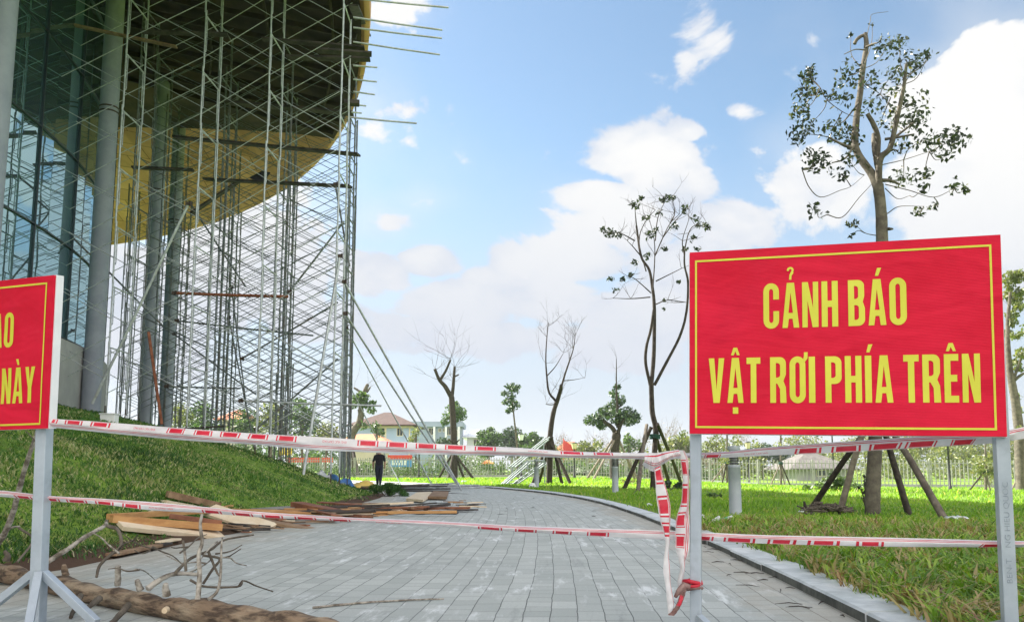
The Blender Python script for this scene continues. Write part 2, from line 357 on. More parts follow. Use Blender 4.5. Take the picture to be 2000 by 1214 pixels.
def axis(*segs):
    out_ = []
    for a, b, s in segs: out_ += list(np.arange(a, b, s))
    return np.array(out_ + [segs[-1][1]])
gx = axis((-620, -300, 80), (-300, -60, 30), (-60, -20, 2), (-20, -6, .5), (-6, 4.5, .12), (4.5, 14, .5), (14, 50, 2), (50, 300, 25), (300, 620, 80))
gy = axis((-300, -20, 40), (-20, 0, 2), (0, 30, .25), (30, 60, .5), (60, 120, 4), (120, 400, 40), (400, 640, 80))
X, Y = np.meshgrid(gx, gy); Z = ground_z(X, Y); nx, ny = len(gx), len(gy)
V = np.stack([X.ravel(), Y.ravel(), Z.ravel()], 1)
ii = (np.arange(ny - 1)[:, None] * nx + np.arange(nx - 1)[None]).ravel()
me = np_mesh("ground", V, np.stack([ii, ii + 1, ii + nx + 1, ii + nx], 1), smooth=True)
dtoe = (toe_x(Y) - X).ravel(); soil = np.exp(-((dtoe - .15) / .42) ** 2) * (1 - sm(Y.ravel(), 20, 30))
rk = (X - kerb_x(Y)).ravel(); soil = np.maximum(soil, .55 * np.exp(-((rk - .3) / .12) ** 2) * (1 - sm(Y.ravel(), 8, 20)))
a = me.attributes.new('soil', 'FLOAT', 'POINT'); a.data.foreach_set('value', soil.astype(np.float32))
tag(link("ground", me, M_GROUND), kind='structure')

def path_material():
    mt = bpy.data.materials.new("concrete_pavers"); mt.use_nodes = True; t = mt.node_tree; NN, LL = t.nodes, t.links
    p = NN['Principled BSDF']; p.inputs['Roughness'].default_value = .8; p.inputs['Specular IOR Level'].default_value = .35
    uv = NN.new('ShaderNodeUVMap'); uv.uv_map = 'UVMap'
    mp = NN.new('ShaderNodeMapping'); LL.new(uv.outputs[0], mp.inputs[0])
    def nz(sc, dt=6, rg=.6, st=(1, 1, 1)):
        q = NN.new('ShaderNodeMapping'); LL.new(uv.outputs[0], q.inputs[0]); q.inputs[3].default_value = st
        n = NN.new('ShaderNodeTexNoise'); n.inputs['Scale'].default_value = sc; n.inputs['Detail'].default_value = dt; n.inputs['Roughness'].default_value = rg; LL.new(q.outputs[0], n.inputs[0]); return n
    def rp(x, a, b):
        n = NN.new('ShaderNodeMapRange'); n.interpolation_type = 'SMOOTHSTEP'; n.inputs[1].default_value = a; n.inputs[2].default_value = b; LL.new(x, n.inputs[0]); return n.outputs[0]
    wob = nz(1.6, 3); va = NN.new('ShaderNodeVectorMath'); va.operation = 'MULTIPLY_ADD'; LL.new(wob.outputs[1], va.inputs[0]); va.inputs[1].default_value = (.05, .038, 0); LL.new(mp.outputs[0], va.inputs[2])
    br = NN.new('ShaderNodeTexBrick'); LL.new(va.outputs[0], br.inputs[0])
    br.offset = .37; br.offset_frequency = 2; br.squash = .62; br.squash_frequency = 3
    br.inputs['Scale'].default_value = 1; br.inputs['Brick Width'].default_value = .235; br.inputs['Row Height'].default_value = .134
    br.inputs['Mortar Size'].default_value = .003; br.inputs['Mortar Smooth'].default_value = .3; br.inputs['Bias'].default_value = 0
    br.inputs['Color1'].default_value = (.395, .425, .40, 1); br.inputs['Color2'].default_value = (.515, .545, .515, 1); br.inputs['Mortar'].default_value = (.09, .095, .09, 1)
    c = br.outputs['Color']
    c = mix(m('MULTIPLY', rp(nz(.8, 5).outputs[0], .35, .7), .35, NN=NN, LL=LL), c, (.36, .39, .385), NN, LL, 'MIX')
    c = mix(m('MULTIPLY', rp(nz(60, 3, .7).outputs[0], .35, .75), .35, NN=NN, LL=LL), c, (.30, .32, .32), NN, LL)
    scuff = m('MULTIPLY', rp(nz(3.2, 8, .72, (.5, 2.2, 1)).outputs[0], .52, .66), rp(nz(.8, 4).outputs[0], .40, .58), NN=NN, LL=LL)
    c = mix(m('MULTIPLY', scuff, .85, NN=NN, LL=LL), c, (.74, .77, .77), NN, LL)
    # sand and sawdust drifts near both edges
    sx = NN.new('ShaderNodeSeparateXYZ'); LL.new(uv.outputs[0], sx.inputs[0])
    edge = m('MAXIMUM', rp(sx.outputs[1], -3.6, -5.0), rp(sx.outputs[1], -.75, -.1), NN=NN, LL=LL)
    sand = rp(m('ADD', m('MULTIPLY', edge, .42, NN=NN, LL=LL), nz(1.7, 7, .65).outputs[0], NN=NN, LL=LL), .62, .95)
    c = mix(m('MULTIPLY', sand, .38, NN=NN, LL=LL), c, (.36, .29, .20), NN, LL)
    sp = rp(nz(130, 2, .6).outputs[0], .62, .74); c = mix(m('MULTIPLY', sp, .5, NN=NN, LL=LL), c, (.70, .72, .70), NN, LL)
    dk = m('MULTIPLY', rp(nz(2.3, 9, .75, (.35, 2.5, 1)).outputs[0], .55, .68), .5, NN=NN, LL=LL); c = mix(dk, c, (.24, .255, .25), NN, LL)
    LL.new(c, p.inputs['Base Color'])
    hgt = m('SUBTRACT', m('MULTIPLY', nz(90, 3, .7).outputs[0], .12, NN=NN, LL=LL), br.outputs['Fac'], NN=NN, LL=LL)
    b = NN.new('ShaderNodeBump'); b.inputs['Strength'].default_value = .5; b.inputs['Distance'].default_value = .006; LL.new(hgt, b.inputs['Height']); LL.new(b.outputs[0], p.inputs['Normal'])
    return mt
ys = np.concatenate([np.arange(-18, 60, .5), np.arange(60, 130, 3)]); kx = kerb_x(ys)
off = np.array([.02, -1, -2, -3, -4, -4.9, -5.5])
X = kx[:, None] + off[None]; Y = np.repeat(ys[:, None], len(off), 1)
V = np.stack([X.ravel(), Y.ravel(), np.where(off[None] < -4.95, -.05, 0.) .repeat(len(ys), 0).ravel()], 1); nx = len(off)
V[:, 2] = np.repeat(np.where(off < -5.2, -.045, 0.0)[None], len(ys), 0).ravel()
ii = (np.arange(len(ys) - 1)[:, None] * nx + np.arange(nx - 1)[None]).ravel(); Fc = np.stack([ii, ii + nx, ii + nx + 1, ii + 1], 1)
me = np_mesh("paved_path", V, Fc); uvl = me.uv_layers.new(name='UVMap')
arc = np.concatenate([[0], np.cumsum(np.hypot(np.diff(ys), np.diff(kx)))])
uvv = np.stack([np.repeat(arc[:, None], nx, 1).ravel(), np.repeat(off[None], len(ys), 0).ravel()], 1)
uvl.data.foreach_set('uv', uvv[Fc.ravel()].astype(np.float32).ravel())
tag(link("paved_path", me, path_material()), kind='structure')

# granite kerb, stone by stone, one strip
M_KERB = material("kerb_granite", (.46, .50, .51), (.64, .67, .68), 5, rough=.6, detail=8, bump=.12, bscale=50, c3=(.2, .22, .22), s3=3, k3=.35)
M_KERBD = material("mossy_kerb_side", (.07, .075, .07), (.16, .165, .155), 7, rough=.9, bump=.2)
mb = MB(); ya = -6.0
while ya < 75:
    yb = ya + .98; h = .054 + random.uniform(-.004, .004); sh = random.uniform(-.008, .008); sub = [ya, ya + .33, ya + .66, yb]
    P = [(float(kerb_x(q)) + sh, q) for q in sub]
    vs = []
    for (x, y) in P: vs += [(x, y, -.04), (x, y, h - .012), (x + .012, y, h), (x + .24, y, h + .004), (x + .25, y, h - .006), (x + .25, y, -.04)]
    fs = [(i * 6 + j, (i + 1) * 6 + j, (i + 1) * 6 + j + 1, i * 6 + j + 1) for i in range(3) for j in range(5)]
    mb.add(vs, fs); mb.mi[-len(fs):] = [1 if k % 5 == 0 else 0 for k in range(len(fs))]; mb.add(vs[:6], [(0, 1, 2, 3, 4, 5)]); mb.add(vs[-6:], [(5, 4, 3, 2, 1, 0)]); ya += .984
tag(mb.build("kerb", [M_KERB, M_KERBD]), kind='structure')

# ------------------------------------------------------------------ grass
def blades(n_try, rmin, rmax, az0, az1, keep, hfun, wfun, lean, tintf, seg2=True):
    r = np.exp(rng.uniform(math.log(rmin), math.log(rmax), n_try)); az = rng.uniform(az0, az1, n_try)
    x, y = r * np.sin(az), r * np.cos(az); k = keep(x, y); x, y, r = x[k], y[k], r[k]; n = len(x)
    z = ground_z(x, y) - .006; h = hfun(x, y, r, n); w = wfun(r, n)
    th = rng.uniform(0, 2 * math.pi, n); wx, wy = np.cos(th) * w / 2, np.sin(th) * w / 2
    ph = rng.uniform(0, 2 * math.pi, n); ln = h * rng.uniform(*lean, n); lx, ly = np.cos(ph) * ln, np.sin(ph) * ln
    A = np.stack([x - wx, y - wy, z], 1); B = np.stack([x + wx, y + wy, z], 1)
    C = np.stack([x + wx * .75 + lx * .4, y + wy * .75 + ly * .4, z + h * .62], 1); D = np.stack([x - wx * .75 + lx * .4, y - wy * .75 + ly * .4, z + h * .62], 1)
    T = np.stack([x + lx, y + ly, z + h * rng.uniform(.8, 1.0, n)], 1)
    V = np.stack([A, B, C, D, T], 1).reshape(-1, 3); b = np.arange(n)[:, None] * 5
    F1 = b + np.array([0, 1, 2, 3]); F2 = b + np.array([3, 2, 4, 4])
    t = np.repeat(np.clip(tintf(x, y, n), 0, 1), 5)
    tri = np.concatenate([b + np.array([0, 1, 2]), b + np.array([0, 2, 3]), b + np.array([3, 2, 4])])
    return V, tri, t
def on_lawn(x, y):
    r = x - kerb_x(y); c = .22 + .22 * rng.random(len(x)) + .12 * vnoise(x, y, 2.0)
    return (r > c) & (y < 62)
def lawn_tint(x, y, n):
    q = .38 + .20 * vnoise(x, y, .35) + .16 * vnoise(x, y, 1.5) + rng.normal(0, .14, n); dry = rng.random(n) < (.05 + .22 * (1 - sm(np.hypot(x, y), 7, 16)))
    return np.where(dry, rng.uniform(.84, 1, n), np.minimum(q, .78))
V, Fc, t = blades(150000, 2.6, 62, -.42, .78, on_lawn, lambda x, y, r, n: rng.uniform(.03, .085, n) * (1 + .5 * vnoise(x, y, .6)) * (1 + r * .012), lambda r, n: .0032 + .00105 * r, (.2, 1.0), lawn_tint)
tag(link("lawn_grass", np_mesh("lawn_grass", V, Fc, t), M_GRASS), "green lawn grass right of the paved path", "grass", kind='stuff')
def on_mound(x, y):
    d = toe_x(y) - x; edge = .25 + .5 * rng.random(len(x)) + .3 * vnoise(x, y, .9)
    return (d > edge) & (y < 36) & (d < 12.5)
def mound_tint(x, y, n):
    q = .30 + .36 * vnoise(x, y, .5) + .26 * vnoise(x, y, 1.9) + rng.normal(0, .12, n)
    dryp = np.clip(.13 + .42 * vnoise(x + 9, y, .7) + .3 * vnoise(x, y + 5, 2.2), .02, .8); dry = rng.random(n) < dryp
    return np.where(dry, rng.uniform(.82, 1, n), np.minimum(q, .78))
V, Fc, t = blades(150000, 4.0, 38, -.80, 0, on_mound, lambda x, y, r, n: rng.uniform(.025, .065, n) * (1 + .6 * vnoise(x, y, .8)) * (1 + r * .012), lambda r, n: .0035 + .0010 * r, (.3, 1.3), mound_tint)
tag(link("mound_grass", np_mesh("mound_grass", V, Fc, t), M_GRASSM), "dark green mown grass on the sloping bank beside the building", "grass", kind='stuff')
# coarse weeds and dead leaves in the near lawn
def on_weed(x, y):
    r = x - kerb_x(y); return (r > .16 + .3 * rng.random(len(x)) + .1 * vnoise(x, y, 2.5)) & (rng.random(len(x)) < np.clip(1.15 - y / 10.5, 0, 1))
def weed_tint(x, y, n):
    g = rng.uniform(0, .66, n); patch = np.clip(.42 + .5 * vnoise(x, y, 1.6) + .1 * vnoise(x, y, 5), .06, .85); return np.where(rng.random(n) < patch, rng.uniform(.7, 1, n), g)
V, Fc, t = blades(60000, 2.4, 11.5, .12, .80, on_weed, lambda x, y, r, n: rng.uniform(.05, .15, n) * (1 + .5 * vnoise(x, y, 1.8)), lambda r, n: rng.uniform(.008, .021, n), (.5, 1.7), weed_tint)
tag(link("weed_ground_cover", np_mesh("weed_ground_cover", V, Fc, t), M_WEED), "coarse weeds and dead leaves along the near kerb", "weeds", kind='stuff')

# tufts of broad grass leaves, each tuft fanning out from one point
def tufts(nt, per, place, hmin, hmax, wmin, wmax, tfun):
    cx, cy = place(nt); k = len(cx); r = np.repeat(np.arange(k), per); n = len(r)
    x = cx[r] + rng.normal(0, .018, n); y = cy[r] + rng.normal(0, .018, n); z = ground_z(x, y) - .004
    sc = rng.uniform(.6, 1.2, k)[r]; h = rng.uniform(hmin, hmax, n) * sc; w = rng.uniform(wmin, wmax, n); ph = rng.uniform(0, 2 * math.pi, n); ln = h * rng.uniform(.35, 1.5, n)
    wx, wy = -np.sin(ph) * w / 2, np.cos(ph) * w / 2; lx, ly = np.cos(ph) * ln, np.sin(ph) * ln
    A = np.stack([x - wx * .5, y - wy * .5, z], 1); B = np.stack([x + wx * .5, y + wy * .5, z], 1)
    C = np.stack([x + wx + lx * .45, y + wy + ly * .45, z + h * .7], 1); D = np.stack([x - wx + lx * .45, y - wy + ly * .45, z + h * .7], 1)
    T = np.stack([x + lx, y + ly, z + h * rng.uniform(.55, 1, n)], 1); b = np.arange(n)[:, None] * 5
    t = np.repeat(np.clip(tfun(k)[r] + rng.normal(0, .05, n), 0, 1), 5)
    return np.stack([A, B, C, D, T], 1).reshape(-1, 3), np.concatenate([b + np.array([0, 1, 2]), b + np.array([0, 2, 3]), b + np.array([3, 2, 4])]), t
def place_near(n):
    r = np.exp(rng.uniform(math.log(2.6), math.log(11), n)); az = rng.uniform(.15, .75, n); x, y = r * np.sin(az), r * np.cos(az); k = (x - kerb_x(y)) > .17 + .12 * rng.random(n); return x[k], y[k]
V, Fc, t = tufts(2600, 13, place_near, .06, .15, .008, .019, lambda k: np.where(rng.random(k) < .34, rng.uniform(.72, 1, k), rng.uniform(.12, .66, k)))
tag(link("tufted_grass", np_mesh("tufted_grass", V, Fc, t), M_WEED), "tufts of broad green and withered grass right of the near kerb", "grass tufts", kind='stuff')
def place_mound(n):
    r = np.exp(rng.uniform(math.log(4.2), math.log(24), n)); az = rng.uniform(-.72, -.1, n); x, y = r * np.sin(az), r * np.cos(az); d = toe_x(y) - x; k = (d > .25 + .3 * rng.random(n)) & (d < 11); return x[k], y[k]
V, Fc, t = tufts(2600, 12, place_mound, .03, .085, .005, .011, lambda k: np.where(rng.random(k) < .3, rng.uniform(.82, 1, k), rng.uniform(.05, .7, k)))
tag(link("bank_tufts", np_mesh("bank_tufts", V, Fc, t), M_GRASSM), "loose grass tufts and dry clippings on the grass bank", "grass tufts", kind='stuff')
# ------------------------------------------------------------------ the building: canopy, glass drum, columns
EC = (-38.0, 18.0)
def ell(a, b, t): return EC[0] + a * math.cos(t), EC[1] + b * math.sin(t)
OA, OB, OZ = 33.8, 33.8, 15.0      # canopy edge
IA, IB, IZ = 25.4, 25.4, 17.6      # glass drum, where the soffit meets it
bld = thing("exhibition_building", (EC[0], EC[1], 2.6), "round glass building with a wide tan canopy held by grey columns", "building")
TS = np.linspace(-math.pi, math.pi, 181)
def soff(t, k, dz=0.0):
    x0, y0 = ell(OA, OB, t); x1, y1 = ell(IA, IB, t)
    return (x0 + (x1 - x0) * k, y0 + (y1 - y0) * k, OZ + (IZ - OZ) * (k ** .8) + dz)
mb = MB(); K = [0, .15, .35, .6, .8, 1.0]
vs = [soff(t, k) for t in TS for k in K]; nk = len(K)
mb.add(vs, [(i * nk + j, (i + 1) * nk + j, (i + 1) * nk + j + 1, i * nk + j + 1) for i in range(180) for j in range(nk - 1)], True)
mb.build("soffit", M_SOFFIT, bld)
# rim: fascia outside, lip, roof above
mb = MB(); prof = [(0, 0.0), (.16, .02), (.20, .55), (.0, .62)]
vs = []
for t in TS:
    for o_, dz in prof: x, y = ell(OA + o_, OB + o_, t); vs.append((x, y, OZ + dz))
mb.add(vs, [(i * 4 + j, i * 4 + j + 1, (i + 1) * 4 + j + 1, (i + 1) * 4 + j) for i in range(180) for j in range(3)], True)
mb.build("fascia", M_SOFFIT, bld)
mb = MB(); vs = []
for t in TS:
    for k, z in ((1.0, OZ + .6), (.93, OZ + 1.7), (.78, OZ + 3.3), (.02, OZ + 3.9)): x, y = ell(OA * k, OB * k, t); vs.append((x, y, z))
mb.add(vs, [(i * 4 + j, i * 4 + j + 1, (i + 1) * 4 + j + 1, (i + 1) * 4 + j) for i in range(180) for j in range(3)], True)
mb.build("roof", M_CONC, bld)
# dark formwork boarding under the nearer half of the canopy
def t_at(y): return math.asin(max(-1, min(1, (y - EC[1]) / OB)))
KB = (.012, .2, .4, .6, .8, .99)
def rad(k): x, y, z = soff(0.0, k); return x - EC[0]
def t_end(k): return math.asin((32.6 + 4.2 * k - EC[1]) / rad(k))
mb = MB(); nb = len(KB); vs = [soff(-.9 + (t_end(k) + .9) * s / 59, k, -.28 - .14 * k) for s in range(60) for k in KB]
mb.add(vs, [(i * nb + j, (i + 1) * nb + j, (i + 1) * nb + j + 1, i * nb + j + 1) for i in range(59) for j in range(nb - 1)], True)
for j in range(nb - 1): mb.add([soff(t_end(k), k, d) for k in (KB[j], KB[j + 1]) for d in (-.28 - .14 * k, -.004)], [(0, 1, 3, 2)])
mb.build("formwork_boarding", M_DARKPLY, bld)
t1 = t_end(.012)
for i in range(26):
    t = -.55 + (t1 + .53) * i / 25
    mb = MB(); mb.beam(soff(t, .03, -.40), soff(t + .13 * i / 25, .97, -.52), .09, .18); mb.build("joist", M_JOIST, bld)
for k in (.12, .38, .62, .86):
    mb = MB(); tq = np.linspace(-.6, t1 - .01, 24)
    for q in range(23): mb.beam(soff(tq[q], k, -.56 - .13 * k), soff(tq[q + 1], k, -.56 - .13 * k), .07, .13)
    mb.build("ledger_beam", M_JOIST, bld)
# glass drum
def glass_mat():
    mt = bpy.data.materials.new("teal_mirror_glass"); mt.use_nodes = True; t = mt.node_tree; NN, LL = t.nodes, t.links
    p = NN['Principled BSDF']; p.inputs['Base Color'].default_value = (.07, .14, .155, 1); p.inputs['Roughness'].default_value = .25
    g = NN.new('ShaderNodeBsdfGlossy'); g.inputs[0].default_value = (.40, .60, .63, 1); g.inputs[1].default_value = .012
    co = NN.new('ShaderNodeTexCoord'); nz = NN.new('ShaderNodeTexNoise'); nz.inputs['Scale'].default_value = .5; LL.new(co.outputs['Object'], nz.inputs[0])
    b = NN.new('ShaderNodeBump'); b.inputs['Strength'].default_value = .05; b.inputs['Distance'].default_value = .05; LL.new(nz.outputs[0], b.inputs['Height']); LL.new(b.outputs[0], g.inputs['Normal'])
    mx = NN.new('ShaderNodeMixShader'); mx.inputs[0].default_value = .72; LL.new(p.outputs[0], mx.inputs[1]); LL.new(g.outputs[0], mx.inputs[2]); LL.new(mx.outputs[0], NN['Material Output'].inputs[0])
    return mt
M_GLASS = glass_mat()
M_MULL = material("dark_mullion", (.03, .045, .05), rough=.4, metal=.4)
mb = MB(); TG = np.linspace(-math.pi, math.pi, 193)
vs = [(*ell(IA, IB, t), z) for t in TG for z in (4.4, IZ + .3)]
mb.add(vs, [(i * 2, i * 2 + 2, i * 2 + 3, i * 2 + 1) for i in range(192)]); gl = mb.build("glass_wall", M_GLASS, bld)
mb = MB()
for t in TG[::3]:
    x, y = ell(IA + .03, IB + .03, t); mb.box((x, y, 11.4), (.05, .045, 14.0), rz=t)
for z in (4.5, 7.2, 9.9, 12.6, 15.3):
    for i in range(192):
        mb.beam((*ell(IA + .03, IB + .03, TG[i]), z), (*ell(IA + .03, IB + .03, TG[i + 1]), z), .04, .035)
mb.build("mullion_grid", M_MULL, gl)
mb = MB(); vs = [(*ell(IA + .25, IB + .25, t), z) for t in TG for z in (1.5, 4.38)] ; n0 = len(vs)
mb.add(vs, [(i * 2, i * 2 + 2, i * 2 + 3, i * 2 + 1) for i in range(192)])
vs = [(*ell(IA + o_, IB + o_, t), 4.38) for t in TG for o_ in (.25, -.2)]
mb.add(vs, [(i * 2, i * 2 + 2, i * 2 + 3, i * 2 + 1) for i in range(192)])
mb.build("plinth_wall", M_CONC, bld)
# columns: seen at their own places around the drum
def column(px, py, Y, r, top):
    b = at(px, py, Y); mb = MB()
    mb.lathe((b.x, b.y, 0), [(r, gz(b.x, b.y) - .25), (r, top - 2)] + [(r, top)], 28)
    c = mb.build("column", M_COLUMN, bld)
    for z in (11.9, 12.05):
        m2 = MB(); m2.lathe((b.x, b.y, z), [(r + .002, 0), (r + .022, .012), (r + .022, .04), (r + .002, .052)], 28); m2.build("weld_ring", M_CLAMP, c)
COLS = [(178, 780, 24.0, .275, 17.3), (283, 826, 31.5, .275, 17.4), (321, 830, 35.5, .275, 17.4), (-50, 735, 17.0, .29, 17.2)]
for c in COLS: column(*c)
column(145, 735, 38.5, .27, 17.3)
column(28, 700, 30.5, .25, 17.9)

# ------------------------------------------------------------------ scaffold towers
FH, FW, BAY = 1.70, 1.18, 2.02
def frame_mesh():
    mb = MB(); r = .024
    for y in (0, FW): mb.tube([(0, y, 0), (0, y, FH - .03)], r, 8)
    mb.tube([(0, 0, FH - .10), (0, FW, FH - .10)], r * .9, 6, cap=False)
    for y, s in ((0, 1), (FW, -1)):
        a = y + s * .11
        mb.tube([(0, a, FH - .10), (0, a, .62), (0, a - s * .02, .56), (0, a - s * .06, .53), (0, y, .53)], r * .62, 5, cap=False)
        mb.tube([(0, y, 1.12), (0, a, 1.12)], r * .5, 5, cap=False)
        mb.tube([(0, y, FH - .09), (0, y, FH + .06)], r * 1.22, 6)
    return mb
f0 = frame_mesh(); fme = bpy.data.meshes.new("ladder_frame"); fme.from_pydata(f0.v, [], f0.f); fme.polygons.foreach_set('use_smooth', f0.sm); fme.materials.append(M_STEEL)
fmed = fme.copy(); fmed.materials.clear(); fmed.materials.append(M_STEELD)  # rear rows: same frame, their shade put into the darker steel colour
def brace_mesh(n, mat_):
    mb = MB(); e = .0105
    mb.tube([(.0, -e, .32), (BAY, -e, FH - .18)], .0112, 5, cap=False); mb.tube([(.0, e, FH - .18), (BAY, e, .32)], .0112, 5, cap=False); mb.box((BAY / 2, 0, (FH + .14) / 2), (.03, .05, .03))
    me_ = bpy.data.meshes.new(n); me_.from_pydata(mb.v, [], mb.f); me_.polygons.foreach_set('use_smooth', mb.sm); me_.materials.append(mat_); return me_
bme, bmed = brace_mesh("cross_brace", M_STEEL), brace_mesh("cross_brace", M_STEELD)
m2 = MB(); m2.box((0, 0, .01), (.15, .15, .02)); m2.tube([(0, 0, 0), (0, 0, .4)], .017, 6)
jme = bpy.data.meshes.new("base_jack"); jme.from_pydata(m2.v, [], m2.f); jme.materials.append(M_CLAMP)
def child(name, me_, parent, loc):
    o = bpy.data.objects.new(name, me_); COL.objects.link(o); o.parent = parent; o.location = loc; return o
def inside(x, y, marg=0.0): return ((x - EC[0]) / (OA + marg)) ** 2 + ((y - EC[1]) / (OB + marg)) ** 2 < 1
def soffit_z(x, y):
    t = math.atan2((y - EC[1]) / OB, (x - EC[0]) / OA); lo, hi = 0.0, 1.0
    e = math.hypot((x - EC[0]) / math.cos(t) if abs(math.cos(t)) > .3 else 1e9, 0) if False else None
    best = min((abs(math.hypot(soff(t, k)[0] - EC[0], soff(t, k)[1] - EC[1]) - math.hypot(x - EC[0], y - EC[1])), k) for k in np.linspace(0, 1, 41))
    return soff(t, best[1])[2]
ROWS = [(21.5, [-13.2, -11.05, -8.82, -6.93, -4.87]), (24.9, [-12.3, -9.7, -7.6, -5.36]), (28.1, [-13.2, -10.65, -8.36, -5.98]),
        (31.4, [-14.3, -11.75, -9.2, -6.62]), (34.6, [-15.2, -12.7, -10.0, -7.25]), (38.0, [-19.0, -16.3, -13.8, -10.9, -7.95]), (41.5, [-20.6, -17.9, -15.2, -12.4])]
ORD = ["first", "second", "third", "fourth", "fifth", "sixth", "seventh"]
NT = 0
for ri, (ry, xs) in enumerate(ROWS):
    for ci, x in enumerate(xs):
        z0 = max(gz(x, ry), gz(x, ry + FW)) - .03
        if inside(x, ry + .6): top = soffit_z(x, ry + .6) - .75
        else: top = OZ - 1.3 if ri == 0 else (OZ - 2.2 if ri < 4 else 9 - ri * .4)
        if ri == 0: top = max(top, 14.3)
        nlev = max(2, int((top - z0 - .25) / FH)); nl = nlev
        edge = "the outermost by the path" if ci == len(xs) - 1 else ("the innermost by the glass" if ci == 0 else "the %s counted from the path" % ORD[len(xs) - 1 - ci])
        lab = "galvanised scaffold tower in the %s row, %s" % (ORD[ri] if ri else "nearest", edge)
        T = thing("scaffold_tower", (x, ry, z0), lab, "scaffold tower", "scaffold towers under the canopy"); NT += 1
        rot = math.radians(random.uniform(-2.0, 2.0)); T.rotation_euler.z = rot
        child("base_jack", jme, T, (0, 0, 0)); child("base_jack", jme, T, (0, FW, 0))
        nxt = xs[ci + 1] - x if ci + 1 < len(xs) else None
        for l in range(nl):
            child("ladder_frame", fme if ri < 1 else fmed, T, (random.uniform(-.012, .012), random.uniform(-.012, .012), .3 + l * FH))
            if nxt is not None and nxt < 3.2:
                for dy in (0, FW):
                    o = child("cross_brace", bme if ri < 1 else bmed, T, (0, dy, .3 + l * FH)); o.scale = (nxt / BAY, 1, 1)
                    if ri and random.random() < .10: o.location.z += .25
# ------------------------------------------------------------------ loose tubes, rakers and boards on the scaffold
def tube_thing(p0, p1, r, label, mat_=None, name="steel_tube", cat="steel tube", group=None, clamps=True):
    mb = MB(); p0, p1 = Vector(p0), Vector(p1); mid = (p0 + p1) / 2 + Vector((0, 0, -.004 * (p1 - p0).length))
    mb.tube([p0, mid, p1], r, 8); o = mb.build(name, mat_ or M_STEEL)
    tag(o, label, cat, group); return o
def clamp_on(tube, pt):
    mb = MB(); mb.box(pt, (.10, .11, .09)); mb.box(Vector(pt) + Vector((.06, -.03, 0)), (.05, .05, .12)); mb.build("pipe_clamp", M_CLAMP, tube)
RAK = [((672, 550, 22.2), (905, 961, None), "long grey raking tube with the widest lean, its foot out on the pavers", .034),
       ((674, 612, 22.6), (901, 957, None), "grey raking tube just under the widest leaning one, footed beside it", .030),
       ((676, 640, 30.0), (847, 944, None), "thinner raking tube whose foot stands by the dark board pile", .028),
       ((671, 730, 33.0), (784, 943, None), "shortest thin raking tube, its foot right of the person in black", .026),
       ((664, 500, 21.3), (592, 926, None), "pale raking tube slanting down left onto the grass bank", .038)]
for (a, b, lab, r) in RAK:
    p0 = at(*a); p1 = gnd(b[0], b[1], .0) if a[2] < 29 else at(b[0], b[1], a[2] + 6)
    if a[2] >= 29: p1.z = gz(p1.x, p1.y)
    p1.z -= .03
    t = tube_thing(p0, p1, r, lab, name="raking_tube", group="raking tubes propping the scaffold"); clamp_on(t, p0)
DIAG = [((368, 398, 20.9), (180, 788, 21.2), "bright tube slanting across the two nearest bays down to the tall grey column", .035, M_STEEL),
        ((372, 398, 27.0), (480, 560, 27.2), "dark tube falling right from the head of the bright slanting tube", .032, M_STEELD),
        ((79, 402, 23.0), (176, 497, 23.2), "dark tube slanting between the left pair of grey columns", .032, M_STEELD),
        ((204, 522, 24.4), (318, 636, 24.6), "dark tube slanting down right of the tall grey column", .030, M_STEELD),
        ((340, 652, 29.5), (500, 770, 29.7), "dark tube slanting down through the middle bays", .030, M_STEELD),
        ((452, 560, 27.5), (482, 800, 27.6), "dark near upright tube leaning inside the third bay", .026, M_STEELD),
        ((447, 620, 29.5), (498, 880, 29.6), "dark leaning tube just behind the near upright one", .026, M_STEELD),
        ((565, 570, 24.0), (672, 432, 24.2), "dark tube rising to the outer corner of the scaffold", .030, M_STEELD),
        ((472, 700, 25.0), (660, 590, 25.2), "dark tube rising right across the outer bay", .030, M_STEELD),
        ((500, 838, 24.0), (660, 700, 24.4), "dark low tube rising to the right near the outer poles", .030, M_STEELD),
        ((655, 360, 22.9), (683, 520, 22.7), "short dark tube leaning along the outermost pole", .030, M_STEELD),
        ((470, 782, 22.8), (745, 792, 23.2), "grey level tube running out past the outermost poles", .028, M_STEEL),
        ((340, 572, 22.6), (563, 579, 22.8), "rust red level tube across the middle bays", .045, M_RUST),
        ((345, 626, 25.0), (612, 655, 25.4), "thin dark level tube below the rust red one", .028, M_STEELD),
        ((325, 754, 25.0), (470, 758, 25.2), "thin dark level tube low behind the grey columns", .026, M_STEELD)]
for (a, b, lab, r, mt_) in DIAG:
    t = tube_thing(at(*a), at(*b), r, lab, mt_, group="loose tubes tied across the scaffold"); clamp_on(t, at(*a))
STICK = [((700, -2, 20.6), (876, 15, 20.9), "topmost long steel tube sticking out past the canopy rim"),
         ((690, 34, 21.2), (864, 59, 21.5), "second long steel tube from the top sticking out past the rim"),
         ((690, 54, 21.6), (863, 75, 21.9), "third long steel tube from the top sticking out past the rim"),
         ((690, 82, 22.0), (859, 107, 22.3), "lowest of the four long tubes by the rim's dark boards"),
         ((690, 128, 22.6), (737, 132, 22.8), "highest of the short tube ends poking out of the scaffold"),
         ((690, 155, 23.0), (736, 160, 23.2), "short tube end poking out second from the highest"),
         ((690, 179, 23.4), (732, 185, 23.6), "short tube end poking out midway down the rim"),
         ((690, 204, 24.0), (715, 207, 24.2), "very short tube end poking out above the dark block"),
         ((686, 219, 24.3), (706, 221, 24.5), "very short tube end poking out below the dark block"),
         ((684, 229, 21.4), (814, 241, 21.6), "lone long steel tube sticking out under the rim's lower end")]
